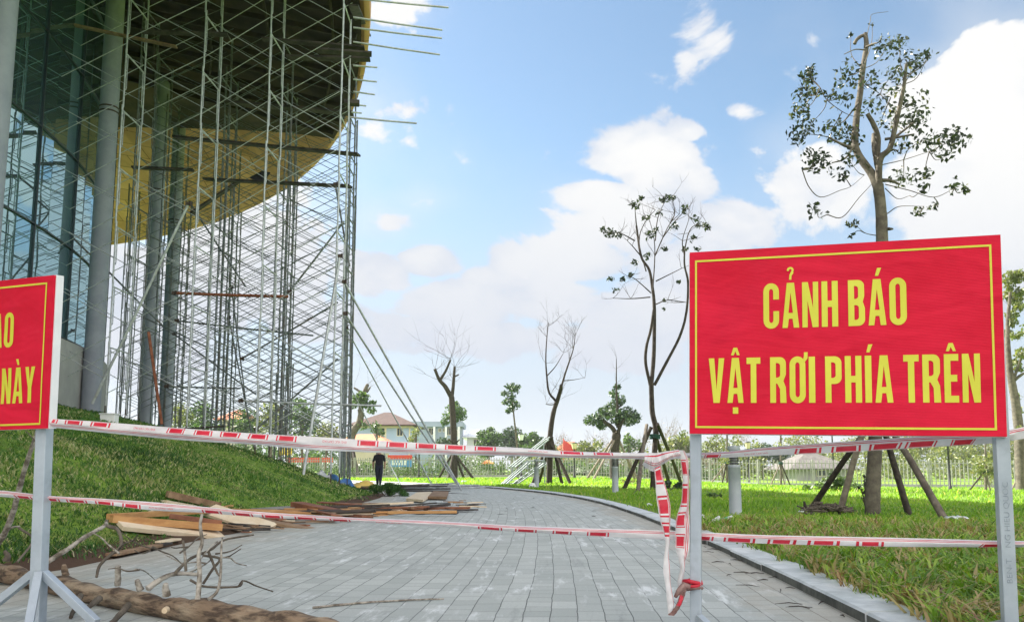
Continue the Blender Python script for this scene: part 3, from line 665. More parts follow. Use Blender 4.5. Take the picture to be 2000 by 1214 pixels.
for (a, b, lab) in STICK: tube_thing(at(*a), at(*b), .028, lab, group="tubes sticking out of the scaffold side")
def plank3(p0, p1, w, th, label, mat_, name="wooden_plank", cat="plank", group=None, roll=0.0, bev=.004):
    mb = MB(); p0, p1 = Vector(p0), Vector(p1); d = (p1 - p0).normalized()
    up = Matrix.Rotation(roll, 3, d) @ Vector((0, 0, 1)); mb.beam(p0, p1, w, th, up)
    o = mb.build(name, mat_, bevel=bev); tag(o, label, cat, group); return o
PL = [((128, 46, 22.1), (345, 92, 22.3), .16, .05, M_WOODB, "tan board lying level high behind the tall grey column"),
      ((276, 62, 22.2), (445, 68, 22.4), .22, .05, M_WOODD, "dark board lying level high in the second bay"),
      ((512, 77, 22.0), (712, 94, 22.2), .22, .05, M_WOODD, "upper dark board crossing to the outermost poles"),
      ((618, 98, 22.0), (726, 106, 22.3), .25, .06, M_WOODD, "dark board end jutting past the poles under the upper board"),
      ((560, 112, 22.6), (723, 116, 22.8), .25, .06, M_WOODD, "lower dark board end jutting past the outermost poles"),
      ((672, 200, 22.8), (702, 202, 22.9), .25, .12, M_WOODD, "short dark block wedged high at the outermost poles"),
      ((440, 200, 26.0), (690, 222, 26.3), .30, .08, M_WOODD, "long dark board along the seam of the tan soffit"),
      ((690, 10, 21.9), (716, 70, 26.0), .3, .05, M_WOODD, "dark board on edge against the canopy rim"),
      ((340, 268, 24.6), (701, 302, 22.9), .24, .06, M_WOODD, "long dark board sloping across all bays under the tan soffit"),
      ((400, 350, 25.0), (685, 364, 23.2), .22, .06, M_WOODD, "dark board level with the low tip of the tan soffit"),
      ((10, 250, 23.5), (165, 262, 23.7), .2, .06, M_WOODD, "dark board running behind the leftmost grey column"),
      ((14, 322, 24.5), (160, 326, 24.7), .2, .06, M_WOODD, "lower dark board behind the leftmost grey column"),
      ((258, 327, 25.2), (378, 332, 25.4), .2, .06, M_WOODD, "dark board across the pair of dark columns"),
      ((372, 418, 26.5), (470, 352, 26.7), .24, .06, M_WOODD, "dark board sloping up across the tan soffit"),
      ((338, 838, 24.6), (440, 832, 24.8), .12, .05, M_WOODD, "low dark batten tied across poles near the bank"),
      ((290, 648, 21.3), (316, 828, 21.5), .14, .07, M_RUST, "rust brown plank leaning upright against the dark column")]
for (a, b, w, th, mt_, lab) in PL: plank3(at(*a), at(*b), w, th, lab, mt_, name="scaffold_board", cat="scaffold board", group="boards laid on the scaffold")
mb = MB(); q = [at(488, 348, 24.6), at(512, 334, 24.6), at(528, 337, 24.9), at(512, 358, 24.7)]
c = sum(q, Vector()) / 4; mb.add([v + Vector((0, .03 * s, 0)) for s in (-1, 1) for v in q], [(0, 1, 2, 3), (7, 6, 5, 4), (0, 4, 5, 1), (1, 5, 6, 2), (2, 6, 7, 3), (3, 7, 4, 0)])
tag(mb.build("black_sheet", M_BLACK), "small black sheet hung before the tan soffit", "sheet")

# ------------------------------------------------------------------ lettering for the sign boards: condensed bold capitals, unit height
def arc(cx, cy, rx, ry, a0, a1, n=9): return [(cx + rx * math.cos(math.radians(a0 + (a1 - a0) * i / n)), cy + ry * math.sin(math.radians(a0 + (a1 - a0) * i / n))) for i in range(n + 1)]
ST = .135
def rrect(x0, y0, x1, y1, rx, ry): return arc(x1 - rx, y1 - ry, rx, ry, 0, 90) + arc(x0 + rx, y1 - ry, rx, ry, 90, 180) + arc(x0 + rx, y0 + ry, rx, ry, 180, 270) + arc(x1 - rx, y0 + ry, rx, ry, 270, 360)
def bowl(x0, y0, x1, y1, rx, ry): return [(x0, y0)] + arc(x1 - rx, y0 + ry, rx, ry, -90, 0) + arc(x1 - rx, y1 - ry, rx, ry, 0, 90) + [(x0, y1)]
def glyph(c):
    """(list of (outline, holes), advance width)"""
    w = .37; s = ST
    if c == 'I': return [([(0, 0), (s + .01, 0), (s + .01, 1), (0, 1)], [])], s + .01
    if c == 'H': return [([(0, 0), (s, 0), (s, .43), (w - s, .43), (w - s, 0), (w, 0), (w, 1), (w - s, 1), (w - s, .57), (s, .57), (s, 1), (0, 1)], [])], w
    if c == 'N': return [([(0, 0), (s * .9, 0), (s * .9, .58), (w - s, 0), (w, 0), (w, 1), (w - s * .9, 1), (w - s * .9, .42), (s, 1), (0, 1)], [])], w
    if c == 'T': w = .33; return [([((w - s) / 2, 0), ((w + s) / 2, 0), ((w + s) / 2, .86), (w, .86), (w, 1), (0, 1), (0, .86), ((w - s) / 2, .86)], [])], w
    if c == 'E': w = .30; return [([(0, 0), (w, 0), (w, .14), (s, .14), (s, .43), (w - .03, .43), (w - .03, .57), (s, .57), (s, .86), (w, .86), (w, 1), (0, 1)], [])], w
    if c == 'V': w = .38; return [([(w / 2 - .075, 0), (w / 2 + .075, 0), (w, 1), (w - s, 1), (w / 2, .30), (s, 1), (0, 1)], [])], w
    if c == 'Y': w = .37; return [([((w - s) / 2, 0), ((w + s) / 2, 0), ((w + s) / 2, .42), (w, 1), (w - s, 1), (w / 2, .62), (s, 1), (0, 1), ((w - s) / 2, .42)], [])], w
    if c == 'K': return [([(0, 0), (s, 0), (s, .30), (s + .045, .40), (w - s, 0), (w + .01, 0), (.215, .58), (w, 1), (w - s, 1), (s, .60), (s, 1), (0, 1)], [])], w + .01
    if c == 'A':
        w = .39; return [([(0, 0), (s * .92, 0), (s * .92 + .028, .20), (w - s * .92 - .028, .20), (w - s * .92, 0), (w, 0), (w / 2 + .085, 1), (w / 2 - .085, 1)], [[(w / 2 - .052, .33), (w / 2 + .052, .33), (w / 2, .78)]])], w
    if c == 'O': return [(rrect(0, -.01, w, 1.01, w / 2, .19), [rrect(s, .12, w - s, .88, (w - 2 * s) / 2, .07)])], w
    if c == 'U': return [([(0, 1)] + arc(w / 2, .18, w / 2, .19, 180, 360) + [(w, 1), (w - s, 1)] + arc(w / 2, .19, w / 2 - s, .07, 360, 180) + [(s, 1)], [])], w
    if c == 'C': return [(arc(w / 2, .82, w / 2, .19, 0, 180) + arc(w / 2, .18, w / 2, .19, 180, 360) + [(w, .38), (w - s, .38)] + arc(w / 2, .19, w / 2 - s, .07, 360, 180) + arc(w / 2, .81, w / 2 - s, .07, 180, 0) + [(w - s, .64), (w, .64)], [])], w
    if c == 'P': return [([(0, 0), (s, 0), (s, .40)] + arc(w - .16, .54, .16, .14, -90, 0) + arc(w - .16, .86, .16, .14, 0, 90) + [(0, 1)], [bowl(s, .53, w - s, .87, .07, .06)])], w
    if c == 'R':
        return [([(0, 0), (s, 0), (s, .42), (s + .03, .42), (w - s - .005, .30), (w - s, 0), (w + .01, 0), (w - .005, .34), (w - .06, .475)] + arc(w - .14, .64, .14, .12, -20, 0, 3) + arc(w - .14, .86, .14, .14, 0, 90) + [(0, 1)], [bowl(s, .55, w - s, .87, .07, .06)])], w + .01
    if c == 'B':
        return [([(0, 0)] + arc(w - .15, .14, .15, .14, -90, 0) + [(w, .38), (w - .045, .52), (w - .01, .64)] + arc(w - .16, .87, .15, .13, 0, 90) + [(0, 1)], [bowl(s, .13, w - s, .45, .07, .06), bowl(s, .585, w - s - .01, .87, .07, .06)])], w
ACC = {'acute': lambda c: [([(c - .035, 1.07), (c + .035, 1.07), (c + .105, 1.24), (c + .01, 1.24)], [])],
       'grave': lambda c: [([(c - .035, 1.07), (c + .035, 1.07), (c - .01, 1.24), (c - .105, 1.24)], [])],
       'circ': lambda c: [([(c - .105, 1.06), (c - .04, 1.06), (c, 1.15), (c + .04, 1.06), (c + .105, 1.06), (c + .045, 1.23), (c - .045, 1.23)], [])],
       'dot': lambda c: [([(c - .065, -.24), (c + .065, -.24), (c + .065, -.10), (c - .065, -.10)], [])],
       'hook': lambda c: [([(c - .03, 1.07), (c + .025, 1.07), (c + .03, 1.16), (c + .075, 1.22)] + arc(c, 1.285, .08, .075, -30, 190, 8) + [(c - .03, 1.27)] + arc(c, 1.285, .032, .028, 190, -30, 6) + [(c - .02, 1.18)], [])],
       'horn': lambda c: [([(c + .12, .90), (c + .17, .885), (c + .235, .96), (c + .24, 1.10), (c + .155, 1.10), (c + .15, 1.0)], [])]}
VN = {'Ả': 'A hook', 'Á': 'A acute', 'À': 'A grave', 'Ậ': 'A circ dot', 'Ơ': 'O horn', 'Í': 'I acute', 'Ê': 'E circ', 'Ư': 'U horn', 'Ự': 'U horn dot'}
def line_shapes(text, gap=.075, space=.23):
    x = 0; outl = []
    for ch in text:
        if ch == ' ': x += space - gap; continue
        spec = VN.get(ch, ch).split(); parts, w = glyph(spec[0]); parts = list(parts)
        for a_ in spec[1:]: parts += ACC[a_](w / 2)
        for o_, hs in parts: outl.append(([(x + px, py) for px, py in o_], [[(x + px, py) for px, py in h] for h in hs]))
        x += w + gap
    return outl, x - gap
def sign_letters(mb, text, fx0, fx1, v0, v1, surf, right=None):
    """text from panel fraction fx0 to fx1, cap height between fractions v0 and v1; surf maps (u, v) to a world point"""
    sh, wd = line_shapes(text)
    for o_, hs in sh:
        loops = [o_] + hs; flat = [Vector((a, b, 0)) for lp in loops for a, b in lp]
        tri = tessellate_polygon([[Vector((a, b, 0)) for a, b in lp] for lp in loops])
        bm = bmesh.new(); vv = [bm.verts.new(p) for p in flat]
        for t in tri:
            try: bm.faces.new([vv[q] for q in t])
            except ValueError: pass
        for _ in range(4):
            es = [e for e in bm.edges if e.calc_length() > .12]
            if es: bmesh.ops.subdivide_edges(bm, edges=es, cuts=1)
            bmesh.ops.triangulate(bm, faces=bm.faces[:])
        bm.verts.index_update()
        mb.add([surf(fx0 + (fx1 - fx0) * v.co.x / wd, v0 + (v1 - v0) * v.co.y, .0017) for v in bm.verts], [tuple(v.index for v in f.verts) for f in bm.faces]); bm.free()
def sign_board(TL, TR, BR, BL, lines, label, name_group, border, side_mat, thick=.05):
    TL, TR, BR, BL = map(Vector, (TL, TR, BR, BL))
    nrm = (BR - BL).cross(TL - BL).normalized()
    if nrm.y > 0: nrm = -nrm
    def surf(u, v, d=0.0):
        p = (BL * (1 - u) + BR * u) * (1 - v) + (TL * (1 - u) + TR * u) * v
        e = min(u, 1 - u, v, 1 - v); k = min(1, max(0, e) * 9)
        wv = .0026 * math.sin(7.1 * u + 9 * v) * math.sin(5.2 * v + 1.3 + 3 * u) + .0006 * math.sin(19 * u - 9 * v)
        return p + nrm * (d + wv * k)
    root = thing("warning_sign", (BL + BR) / 2 - Vector((0, 0, (BL.z + BR.z) / 2)), label, "warning sign", "red warning signs on posts")
    mb = MB(); nu, nv = 34, 22
    vs = [surf(i / nu, j / nv) for j in range(nv + 1) for i in range(nu + 1)]
    mb.add(vs, [(j * (nu + 1) + i, j * (nu + 1) + i + 1, (j + 1) * (nu + 1) + i + 1, (j + 1) * (nu + 1) + i) for j in range(nv) for i in range(nu)], True)
    e = [surf(0, 0), surf(1, 0), surf(1, 1), surf(0, 1)]; bk = [p - nrm * .012 for p in e]
    mb.add(e + bk, [(0, 4, 5, 1), (1, 5, 6, 2), (2, 6, 7, 3), (3, 7, 4, 0)])
    mb.build("panel", M_RED, root)
    fr = MB(); b0 = [p - nrm * .0125 for p in e]; b1 = [p - nrm * thick for p in e]
    cen = sum(e, Vector()) / 4; out_ = [p + (p - cen).normalized() * .0045 for p in e]
    fr.add([p - nrm * .0125 for p in out_] + [p - nrm * thick for p in out_], [(0, 1, 2, 3), (7, 6, 5, 4), (0, 4, 5, 1), (1, 5, 6, 2), (2, 6, 7, 3), (3, 7, 4, 0)])
    fr.build("frame", side_mat, root)
    bo = MB(); (u0, u1, v0, v1, wu, wv) = border
    def strip(ua, ub, va, vb):
        n = 30; hor = (ub - ua) > (vb - va)
        for i in range(n):
            if hor: q = [(ua + (ub - ua) * i / n, va), (ua + (ub - ua) * (i + 1) / n, va), (ua + (ub - ua) * (i + 1) / n, vb), (ua + (ub - ua) * i / n, vb)]
            else: q = [(ua, va + (vb - va) * i / n), (ub, va + (vb - va) * i / n), (ub, va + (vb - va) * (i + 1) / n), (ua, va + (vb - va) * (i + 1) / n)]
            bo.add([surf(a, b, .0022) for a, b in q], [(0, 1, 2, 3)])
    strip(u0, u1, v0, v0 + wv); strip(u0, u1, v1 - wv, v1); strip(u0, u0 + wu, v0 + wv, v1 - wv); strip(u1 - wu, u1, v0 + wv, v1 - wv)
    bo.build("border_line", M_YELLOW, root)
    for (txt, a, b, c, d_) in lines:
        lt = MB(); sign_letters(lt, txt, a, b, c, d_, surf); lt.build("lettering", M_YELLOW, root)
    return root, nrm, surf
YL, YR = 3.22, 2.88
s1, n1_, sf1 = sign_board(at(1347, 493, YL), at(1954, 458, YR), at(1967, 852, YR), at(1347, 846, YL),
    [("CẢNH BÁO", .256, .716, .5615, .803), ("VẬT RƠI PHÍA TRÊN", .0675, .929, .1650, .4060)],
    "large red warning sign reading CẢNH BÁO in yellow, standing beside the kerb", None, (.0195, .972, .030, .952, .0065, .0105), M_WHITE, .03)
def yaw_of(p, q): return math.atan2(q.y - p.y, q.x - p.x)
def post(root, top, bot, w, yaw, mat_=M_POST):
    mb = MB(); d = (Vector(top) - Vector(bot)); z = d.normalized(); x = Vector((math.cos(yaw), math.sin(yaw), 0)); x = (x - z * x.dot(z)).normalized(); y = z.cross(x)
    mb.box((Vector(top) + Vector(bot)) / 2, (w, w, d.length), M=Matrix((x, y, z)).transposed()); return mb.build("post", mat_, root, bevel=.003)
yw1 = yaw_of(at(1347, 846, YL), at(1967, 852, YR))
pl_t, pr_t = at(1358.5, 520, YL + .06), at(1938, 520, YR + .045)
pl_b = at(1358, 1216, YL + .075); pl_b.z = 0.0; pr_b = at(1971, 1216, YR + .062); pr_b.z = .03
post(s1, pl_t, pl_b, .044, yw1); prp = post(s1, pr_t, pr_b, .046, yw1 + .05)
def brace(root, a, b, w=.03): mb = MB(); mb.beam(a, b, w, w); return mb.build("foot_brace", M_POST, root, bevel=.002)
for pb, sg in ((pl_b, 1), (pr_b, 1)):
    for dx, dy in ((.1, .42), (.12, -.36)):
        j = pb + Vector((0, 0, .14)); f_ = pb + Vector((dx, dy, 0)); f_.z = gz(f_.x, f_.y) + .015
        if f_.z < 0: f_.z = .015
        d_ = (f_ - j).normalized(); brace(s1, j + d_ * .03, f_)
def text_on(root, body, origin, xdir, ydir, size, mat_, name="lettering", squash=1.0):
    cu = bpy.data.curves.new("text", 'FONT'); cu.body = body; cu.size = 1.0; cu.align_x = 'CENTER'; cu.align_y = 'CENTER'
    tmp = bpy.data.objects.new("text", cu); COL.objects.link(tmp); dg = bpy.context.evaluated_depsgraph_get()
    me_ = bpy.data.meshes.new_from_object(tmp.evaluated_get(dg)); bpy.data.objects.remove(tmp); bpy.data.curves.remove(cu)
    xd, yd = Vector(xdir).normalized(), Vector(ydir).normalized(); zd = xd.cross(yd)
    Mx = Matrix.Translation(Vector(origin)) @ Matrix((xd * squash, yd, zd)).transposed().to_4x4() @ Matrix.Scale(size, 4)
    me_.transform(Mx); me_.materials.clear(); return link(name, me_, mat_, root)
M_STENCIL = material("faded_grey_stencil", (.20, .24, .28), (.30, .35, .39), 60, rough=.6)
zp = (pr_t - pr_b).normalized(); xp = Vector((math.cos(yw1 + .05), math.sin(yw1 + .05), 0)); yp = zp.cross(xp)
if yp.y > 0: yp = -yp
pc = pr_b + zp * ((at(1962, 1040, YR).z - pr_b.z)); fz = pc + yp * .0245
text_on(prp, "BEN-T    NG HIEU QUOC", fz, zp, -xp, .026, M_STENCIL, squash=1.25)

# the sign cut off by the left edge
ZL = 3.77
TRl, BRl = at(105, 537, ZL), at(89.5, 836, ZL); ud = at(0, 548, ZL + .125) - TRl; udb = at(0, 839, ZL + .125) - BRl
Wd = 1.12; TLl = TRl + ud * (Wd / ud.length); BLl = BRl + udb * (Wd / udb.length)
kx_ = ud.length / 100 / Wd                       # board fraction per photo pixel there
s2, n2_, sf2 = sign_board(TLl, TRl, BRl, BLl, [("VÀO", 1 - .18 - .245, 1 - 70 * kx_, .545, .775), ("KHU VỰC NÀY", 1 - .080 - .70, 1 - 25 * kx_, .170, .405)],
    "red warning sign with a white edge, partly cut off beside the grass bank", None, (.02, 1 - 10.5 * kx_, .025, .955, .0075, .0115), M_WHITE, .052)
yw2 = yaw_of(BLl, BRl)
pt = BRl - (BRl - BLl).normalized() * .035; pt = pt - n2_ * .062
p2t = at(92.5, 700, pt.y + .03); p2b = at(74, 1180, pt.y + .03); d_ = (p2b - p2t).normalized(); p2b = p2t + d_ * ((p2t.z - .0) / -d_.z)
post(s2, p2t, p2b, .056, yw2 + .28)
lft = (BLl - BRl).normalized(); p3t = p2t + lft * 1.03; p3b = p2b + lft * 1.03; p3b.z = gz(p3b.x, p3b.y); post(s2, p3t, p3b, .056, yw2 + .28)
jn = p2t + d_ * ((p2t.z - at(72, 1112, pt.y).z) / -d_.z)
for (fx, fy) in ((-42, 1232), (186, 1250), (52, 1262)):
    f_ = at(fx, fy, pt.y + (.10 if fx < 0 else (-.25 if fx < 150 else -.06))); f_.z = max(.016, gz(f_.x, f_.y)); dd = (f_ - jn).normalized(); brace(s2, jn + dd * .035, f_, .036)

# ------------------------------------------------------------------ barrier tape
def tape(keys, blocks, label, n=260, lines=((.66, .70), (.77, .81)), blk=(.06, .50), ring=.035, twist=0.0, sag=0.0, thick_depth=.02, vlong=True, mats=None, name="barrier_tape", group="red and white barrier tapes", seed=1):
    """keys: (x_a, y_a, x_b, y_b, Y) photo pixels of the two edges; blocks: ranges of the key parameter as fractions 0..1"""
    R = random.Random(seed)
    K = np.array(keys, float); SPL = spline(K, n * 3)
    prm = np.linspace(0, 1, n * 3)
    br = set(np.linspace(0, 1, n))
    for a, b in blocks:
        w = ring * .25
        for q in (a - w * 2, a - w, a, b, b + w, b + w * 2): br.add(min(1, max(0, q)))
    us = sorted(br); us = [u for i, u in enumerate(us) if i == 0 or u - us[i - 1] > 1e-6]
    vb = sorted(set([0, blk[0] - .05, blk[0] - .02, *blk, blk[1] + .035, blk[1] + .06, 1] + [x for l in lines for x in l])); vb = [v for v in vb if 0 <= v <= 1]
    mb = MB(); nv = len(vb); ph = R.uniform(0, 6)
    for u in us:
        row = [np.interp(u, prm, SPL[:, c]) for c in range(5)]
        A = at(row[0], row[1], row[4]); B = at(row[2], row[3], row[4])
        nd = Vector((0, -1, 0))
        for v in vb:
            bul = thick_depth * (math.sin(v * math.pi) * (1.0 + .5 * math.sin(11 * u + ph)) + .18 * math.sin(37 * u + 5 * v + ph) + .10 * math.sin(83 * u - 7 * v))
            mb.v.append(tuple(A * (1 - v) + B * v + nd * bul))
    for i in range(len(us) - 1):
        uc = (us[i] + us[i + 1]) / 2
        for j in range(nv - 1):
            vc = (vb[j] + vb[j + 1]) / 2; red = any(a < vc < b for a, b in lines)
            for a, b in blocks:
                w = ring * .25
                if a < uc < b and blk[0] < vc < blk[1]: red = True
                elif a - w * 2 < uc < b + w * 2 and blk[0] - .05 < vc < blk[1] + .06 and not (a - w < uc < b + w and blk[0] - .02 < vc < blk[1] + .035): red = True
            mb.f.append((i * nv + j, i * nv + j + 1, (i + 1) * nv + j + 1, (i + 1) * nv + j)); mb.sm.append(True); mb.mi.append(1 if red else 0)
    o = mb.build(name, mats or [M_TAPEW, M_TAPER]); tag(o, label, "barrier tape", group)
    def pos(u, v, d=.0):
        row = [np.interp(u, prm, SPL[:, c]) for c in range(5)]; A = at(row[0], row[1], row[4]); B = at(row[2], row[3], row[4])
        bul = thick_depth * math.sin(v * math.pi) * 1.5 + .004 + d; return A * (1 - v) + B * v + Vector((0, -bul, 0))
    return o, pos
def hkeys(L): return [(x, a, x, b, y) for x, a, b, y in L]
def frac(keys, x):
    k = [q[0] for q in keys]; return float(np.interp(x, k, np.linspace(0, 1, len(k))))
U = hkeys([(100, 817, 834, 3.80), (200, 823.5, 844, 3.72), (321, 833, 856, 3.64), (400, 839, 862, 3.58), (500, 846, 868, 3.52), (600, 851.5, 877, 3.46), (700, 857.5, 882, 3.40), (800, 863, 886, 3.36), (900, 868.5, 888, 3.33), (1000, 873, 890, 3.31), (1100, 880, 893, 3.30), (1200, 883, 895, 3.30), (1280, 884, 896, 3.31), (1352, 884, 894, 3.33)])
bl = [(104, 110), (136, 160), (187, 212), (333, 358), (388, 413), (440, 466), (493, 520), (547, 575), (704, 734), (761, 790), (818, 847), (875, 904), (933, 963), (1100, 1132), (1163, 1190)]
tp, pos = tape(U, [(frac(U, a), frac(U, b)) for a, b in bl], "upper barrier tape stretched from the cut off sign to the large sign", ring=.0085, blk=(.10, .46), seed=2)
for x, tx in ((285, "KHU VUC CAM VAO"), (656, "KHU VUC CAM VAO"), (1050, "KHU VUC CAM VAO")):
    u = frac(U, x); a, b = pos(u - .01, .28), pos(u + .01, .28); xd = (b - a).normalized(); up = pos(u, .1) - pos(u, .5)
    text_on(tp, tx, pos(u, .30), -xd, -up, .020 if x < 900 else .014, M_TAPER, squash=.62)
UR = hkeys([(1352, 884.5, 894, 3.33), (1420, 881, 893, 3.32), (1500, 872.5, 889, 3.28), (1650, 861.5, 882.5, 3.18), (1800, 852, 873.5, 3.08), (1900, 849, 868, 3.02), (1952, 843, 864, 2.985), (2000, 833, 856, 2.98), (2120, 815, 838, 2.9)])
bl = [(1378, 1402), (1565, 1597), (1632, 1670), (1702, 1745), (1770, 1815), (1852, 1890)]
tp2, pos2 = tape(UR, [(frac(UR, a), frac(UR, b)) for a, b in bl], "upper barrier tape passing behind the large sign's bottom edge", ring=.014, blk=(.46, .92), lines=((.10, .15), (.22, .30)), seed=4)
u = frac(UR, 1478); text_on(tp2, "KHU VUC CAM VAO", pos2(u, .7), pos2(u + .01, .7) - pos2(u - .01, .7), pos2(u, .1) - pos2(u, .5), .017, M_TAPER, squash=.6)
LO = hkeys([(-120, 950, 962, 4.02), (0, 957, 969.5, 3.95), (100, 967.5, 978, 3.88), (200, 973, 984.5, 3.82), (300, 980, 996, 3.76), (400, 989, 1001, 3.70), (500, 998, 1009, 3.64), (600, 1004.5, 1014, 3.59), (700, 1010.5, 1019, 3.54), (800, 1014, 1025, 3.50), (900, 1019, 1030, 3.46), (1000, 1025, 1037, 3.43), (1100, 1029, 1043, 3.40), (1200, 1032, 1048, 3.37), (1300, 1035, 1053, 3.34), (1360, 1038, 1054, 3.33), (1500, 1044, 1061, 3.24), (1700, 1048, 1066, 3.10), (1850, 1052, 1067.5, 3.02), (1960, 1055, 1068, 2.98), (2100, 1056, 1067, 2.93)])
bl = [(36, 58), (98, 112), (137, 165), (193, 217), (246, 270), (402, 428), (461, 489), (519, 548), (583, 613), (652, 680), (940, 975), (1012, 1042), (1085, 1110), (1152, 1183), (1372, 1392), (1430, 1470), (1510, 1545), (1590, 1625), (1680, 1712), (1917, 1952)]
tp3, pos3 = tape(LO, [(frac(LO, a), frac(LO, b)) for a, b in bl], "lower barrier tape running behind both signs near the ground", n=300, ring=.006, blk=(.50, .94), lines=((.16, .22), (.30, .36)), seed=9)
for x, tx in ((320, "NOT ALLOWED AREA"), (762, "KHU VUC CAM VAO")):
    u = frac(LO, x); text_on(tp3, tx, pos3(u, .62), pos3(u + .006, .62) - pos3(u - .006, .62), pos3(u, .1) - pos3(u, .5), .017, M_TAPER, squash=.75)
# loose ends hanging from the tie on the large sign's post
def zc(L, Y): return [(1240 + a / 3.428, 860 + y / 3.428, 1240 + b / 3.428, 860 + y2 / 3.428, Y) for a, y, b, y2 in L]
A_ = zc([(130, 190, 172, 165), (136, 260, 192, 255), (142, 350, 218, 345), (152, 440, 238, 430), (166, 520, 237, 520), (188, 600, 236, 600), (205, 690, 230, 690), (194, 780, 228, 775), (190, 870, 234, 862), (203, 960, 240, 955), (212, 1050, 254, 1045), (218, 1110, 262, 1105), (220, 1168, 240, 1166)], 3.22)
tape(A_, [(.02, .09), (.21, .30), (.385, .43)], "loose tape end hanging lowest, left of the large sign's post", n=120, ring=.05, blk=(.12, .80), lines=((.90, .97),), seed=5, thick_depth=.012)
B_ = zc([(290, 62, 332, 66), (303, 120, 356, 122), (316, 200, 362, 205), (318, 250, 364, 250), (312, 400, 364, 400), (276, 520, 364, 510), (272, 600, 367, 600), (270, 690, 366, 690), (278, 740, 352, 770), (294, 800, 338, 810), (302, 860, 334, 860), (284, 950, 318, 950), (300, 990, 322, 985)], 3.27)
tape(B_, [(.105, .21), (.29, .345), (.40, .465), (.535, .60)], "loose tape end hanging close against the large sign's post", n=120, ring=.03, blk=(.08, .58), lines=((.70, .76), (.84, .90)), seed=6, thick_depth=.014)
C_ = zc([(318, 985, 345, 1000), (300, 1030, 332, 1045), (285, 1075, 318, 1085), (255, 1130, 290, 1135), (220, 1164, 264, 1170)], 3.21)
tape(C_, [(.25, .6)], "short dirty tape end twisted up to the knot", n=40, ring=.03, blk=(.15, .75), lines=(), mats=[M_TAPEK, M_TAPER], seed=7, thick_depth=.01)
D_ = zc([(48, 160, 60, 95), (90, 190, 100, 88), (130, 205, 150, 82), (185, 160, 200, 72), (240, 128, 262, 64), (300, 118, 292, 58)], 3.24)
tape(D_, [], "crumpled white tape fold tied over the upper tape", n=60, lines=((.30, .34), (.42, .45), (.80, .88)), seed=8, thick_depth=.03)
mb = MB(); kp = at(1358, 1144, YL + .02)
for i in range(3):
    ring_ = []
    for j in range(25):
        a = 2 * math.pi * j / 24; ring_.append(Vector((kp.x + (.034 + .003 * math.sin(3 * a + i)) * math.cos(a), YL + .075 + .034 * math.sin(a), kp.z + .012 * (1 - i) + .004 * math.sin(2 * a + i * 2))))
    mb.tube(ring_, .0085, 6, cap=False, mi=(1 if i != 2 else 0))
mb.tube([kp + Vector((-.03, -.02, 0)), kp + Vector((-.05, -.03, .006)), kp + Vector((-.07, -.025, -.012)), kp + Vector((-.085, -.02, -.04))], [.012, .016, .013, .006], 7, mi=0, wob=.25)
tag(mb.build("tape_knot", [M_TAPEK, M_TAPER]), "crumpled red tape knot bound around the large sign's post", "tape knot")
# ------------------------------------------------------------------ trees
def leaf_arrays(clusters, size, aspect=.45, droop=.5, tmean=.45, tsd=.25, shell=0.0, lrng=None):
    """clusters: (x, y, z, radius, count[, squash]); every leaf a folded diamond of its own"""
    C = []; 
    for c in clusters:
        n = int(c[4]); sq = c[5] if len(c) > 5 else .8
        p = rng.normal(0, 1, (n, 3)); p /= np.linalg.norm(p, axis=1)[:, None] + 1e-9
        rr = rng.random(n) ** (.45 if shell == 0 else shell); p *= (rr * c[3])[:, None]; p[:, 2] *= sq
        C.append(p + np.array(c[:3]))
    C = np.concatenate(C); n = len(C)
    d = rng.normal(0, 1, (n, 3)); d[:, 2] -= droop; d /= np.linalg.norm(d, axis=1)[:, None]
    s = np.cross(d, rng.normal(0, 1, (n, 3))); s /= np.linalg.norm(s, axis=1)[:, None] + 1e-9
    nn = np.cross(d, s); L_ = size * rng.uniform(.6, 1.25, n)[:, None]; w = L_ * aspect / 2
    A = C - d * L_ * .5; B = C + s * w + nn * w * .35; T = C + d * L_ * .5 - np.array([0, 0, 1]) * L_ * .08; D = C - s * w + nn * w * .35
    V = np.stack([A, B, T, D], 1).reshape(-1, 3); b = np.arange(n)[:, None] * 4
    Fc = np.concatenate([b + np.array([0, 1, 2]), b + np.array([0, 2, 3])])
    t = np.repeat(np.clip(rng.normal(tmean, tsd, n), 0, 1), 4)
    return V, Fc, t
def P2(pts, Y, dy=None):
    """photo pixels to world points near distance Y; dy adds depth along the limb"""
    n = len(pts); return [at(p[0], p[1], Y + (p[2] if len(p) > 2 else (0 if dy is None else dy * i / max(1, n - 1)))) for i, p in enumerate(pts)]
def limb(mb, pts, r0, r1, n=8, k=4, wob=.06, mi=0):
    q = spline(np.array([tuple(p) for p in pts]), max(4, len(pts) * k)); m_ = len(q)
    mb.tube(q, [r0 + (r1 - r0) * i / (m_ - 1) for i in range(m_)], n, wob=wob, mi=mi)
def twig(mb, p, d, ln, r, lev, R, out_=None, up=.15, split=3):
    pts = [Vector(p)]; d = Vector(d).normalized(); n = 4
    for i in range(n):
        d = (d + Vector((R.uniform(-.22, .22), R.uniform(-.22, .22), R.uniform(-.15, .15) + up * .25))).normalized(); pts.append(pts[-1] + d * ln / n)
    mb.tube(pts, [r * (1 - .65 * i / n) for i in range(n + 1)], 5 if r > .012 else 4, cap=False)
    if out_ is not None and lev == 0: out_.append(pts[-1])
    if lev > 0:
        for i in range(split):
            j = R.randint(1, n); a = Vector((R.uniform(-1, 1), R.uniform(-1, 1), R.uniform(-.5, .8)))
            twig(mb, pts[j], (d + a * .9), ln * R.uniform(.45, .75), r * .5, lev - 1, R, out_, up, split)
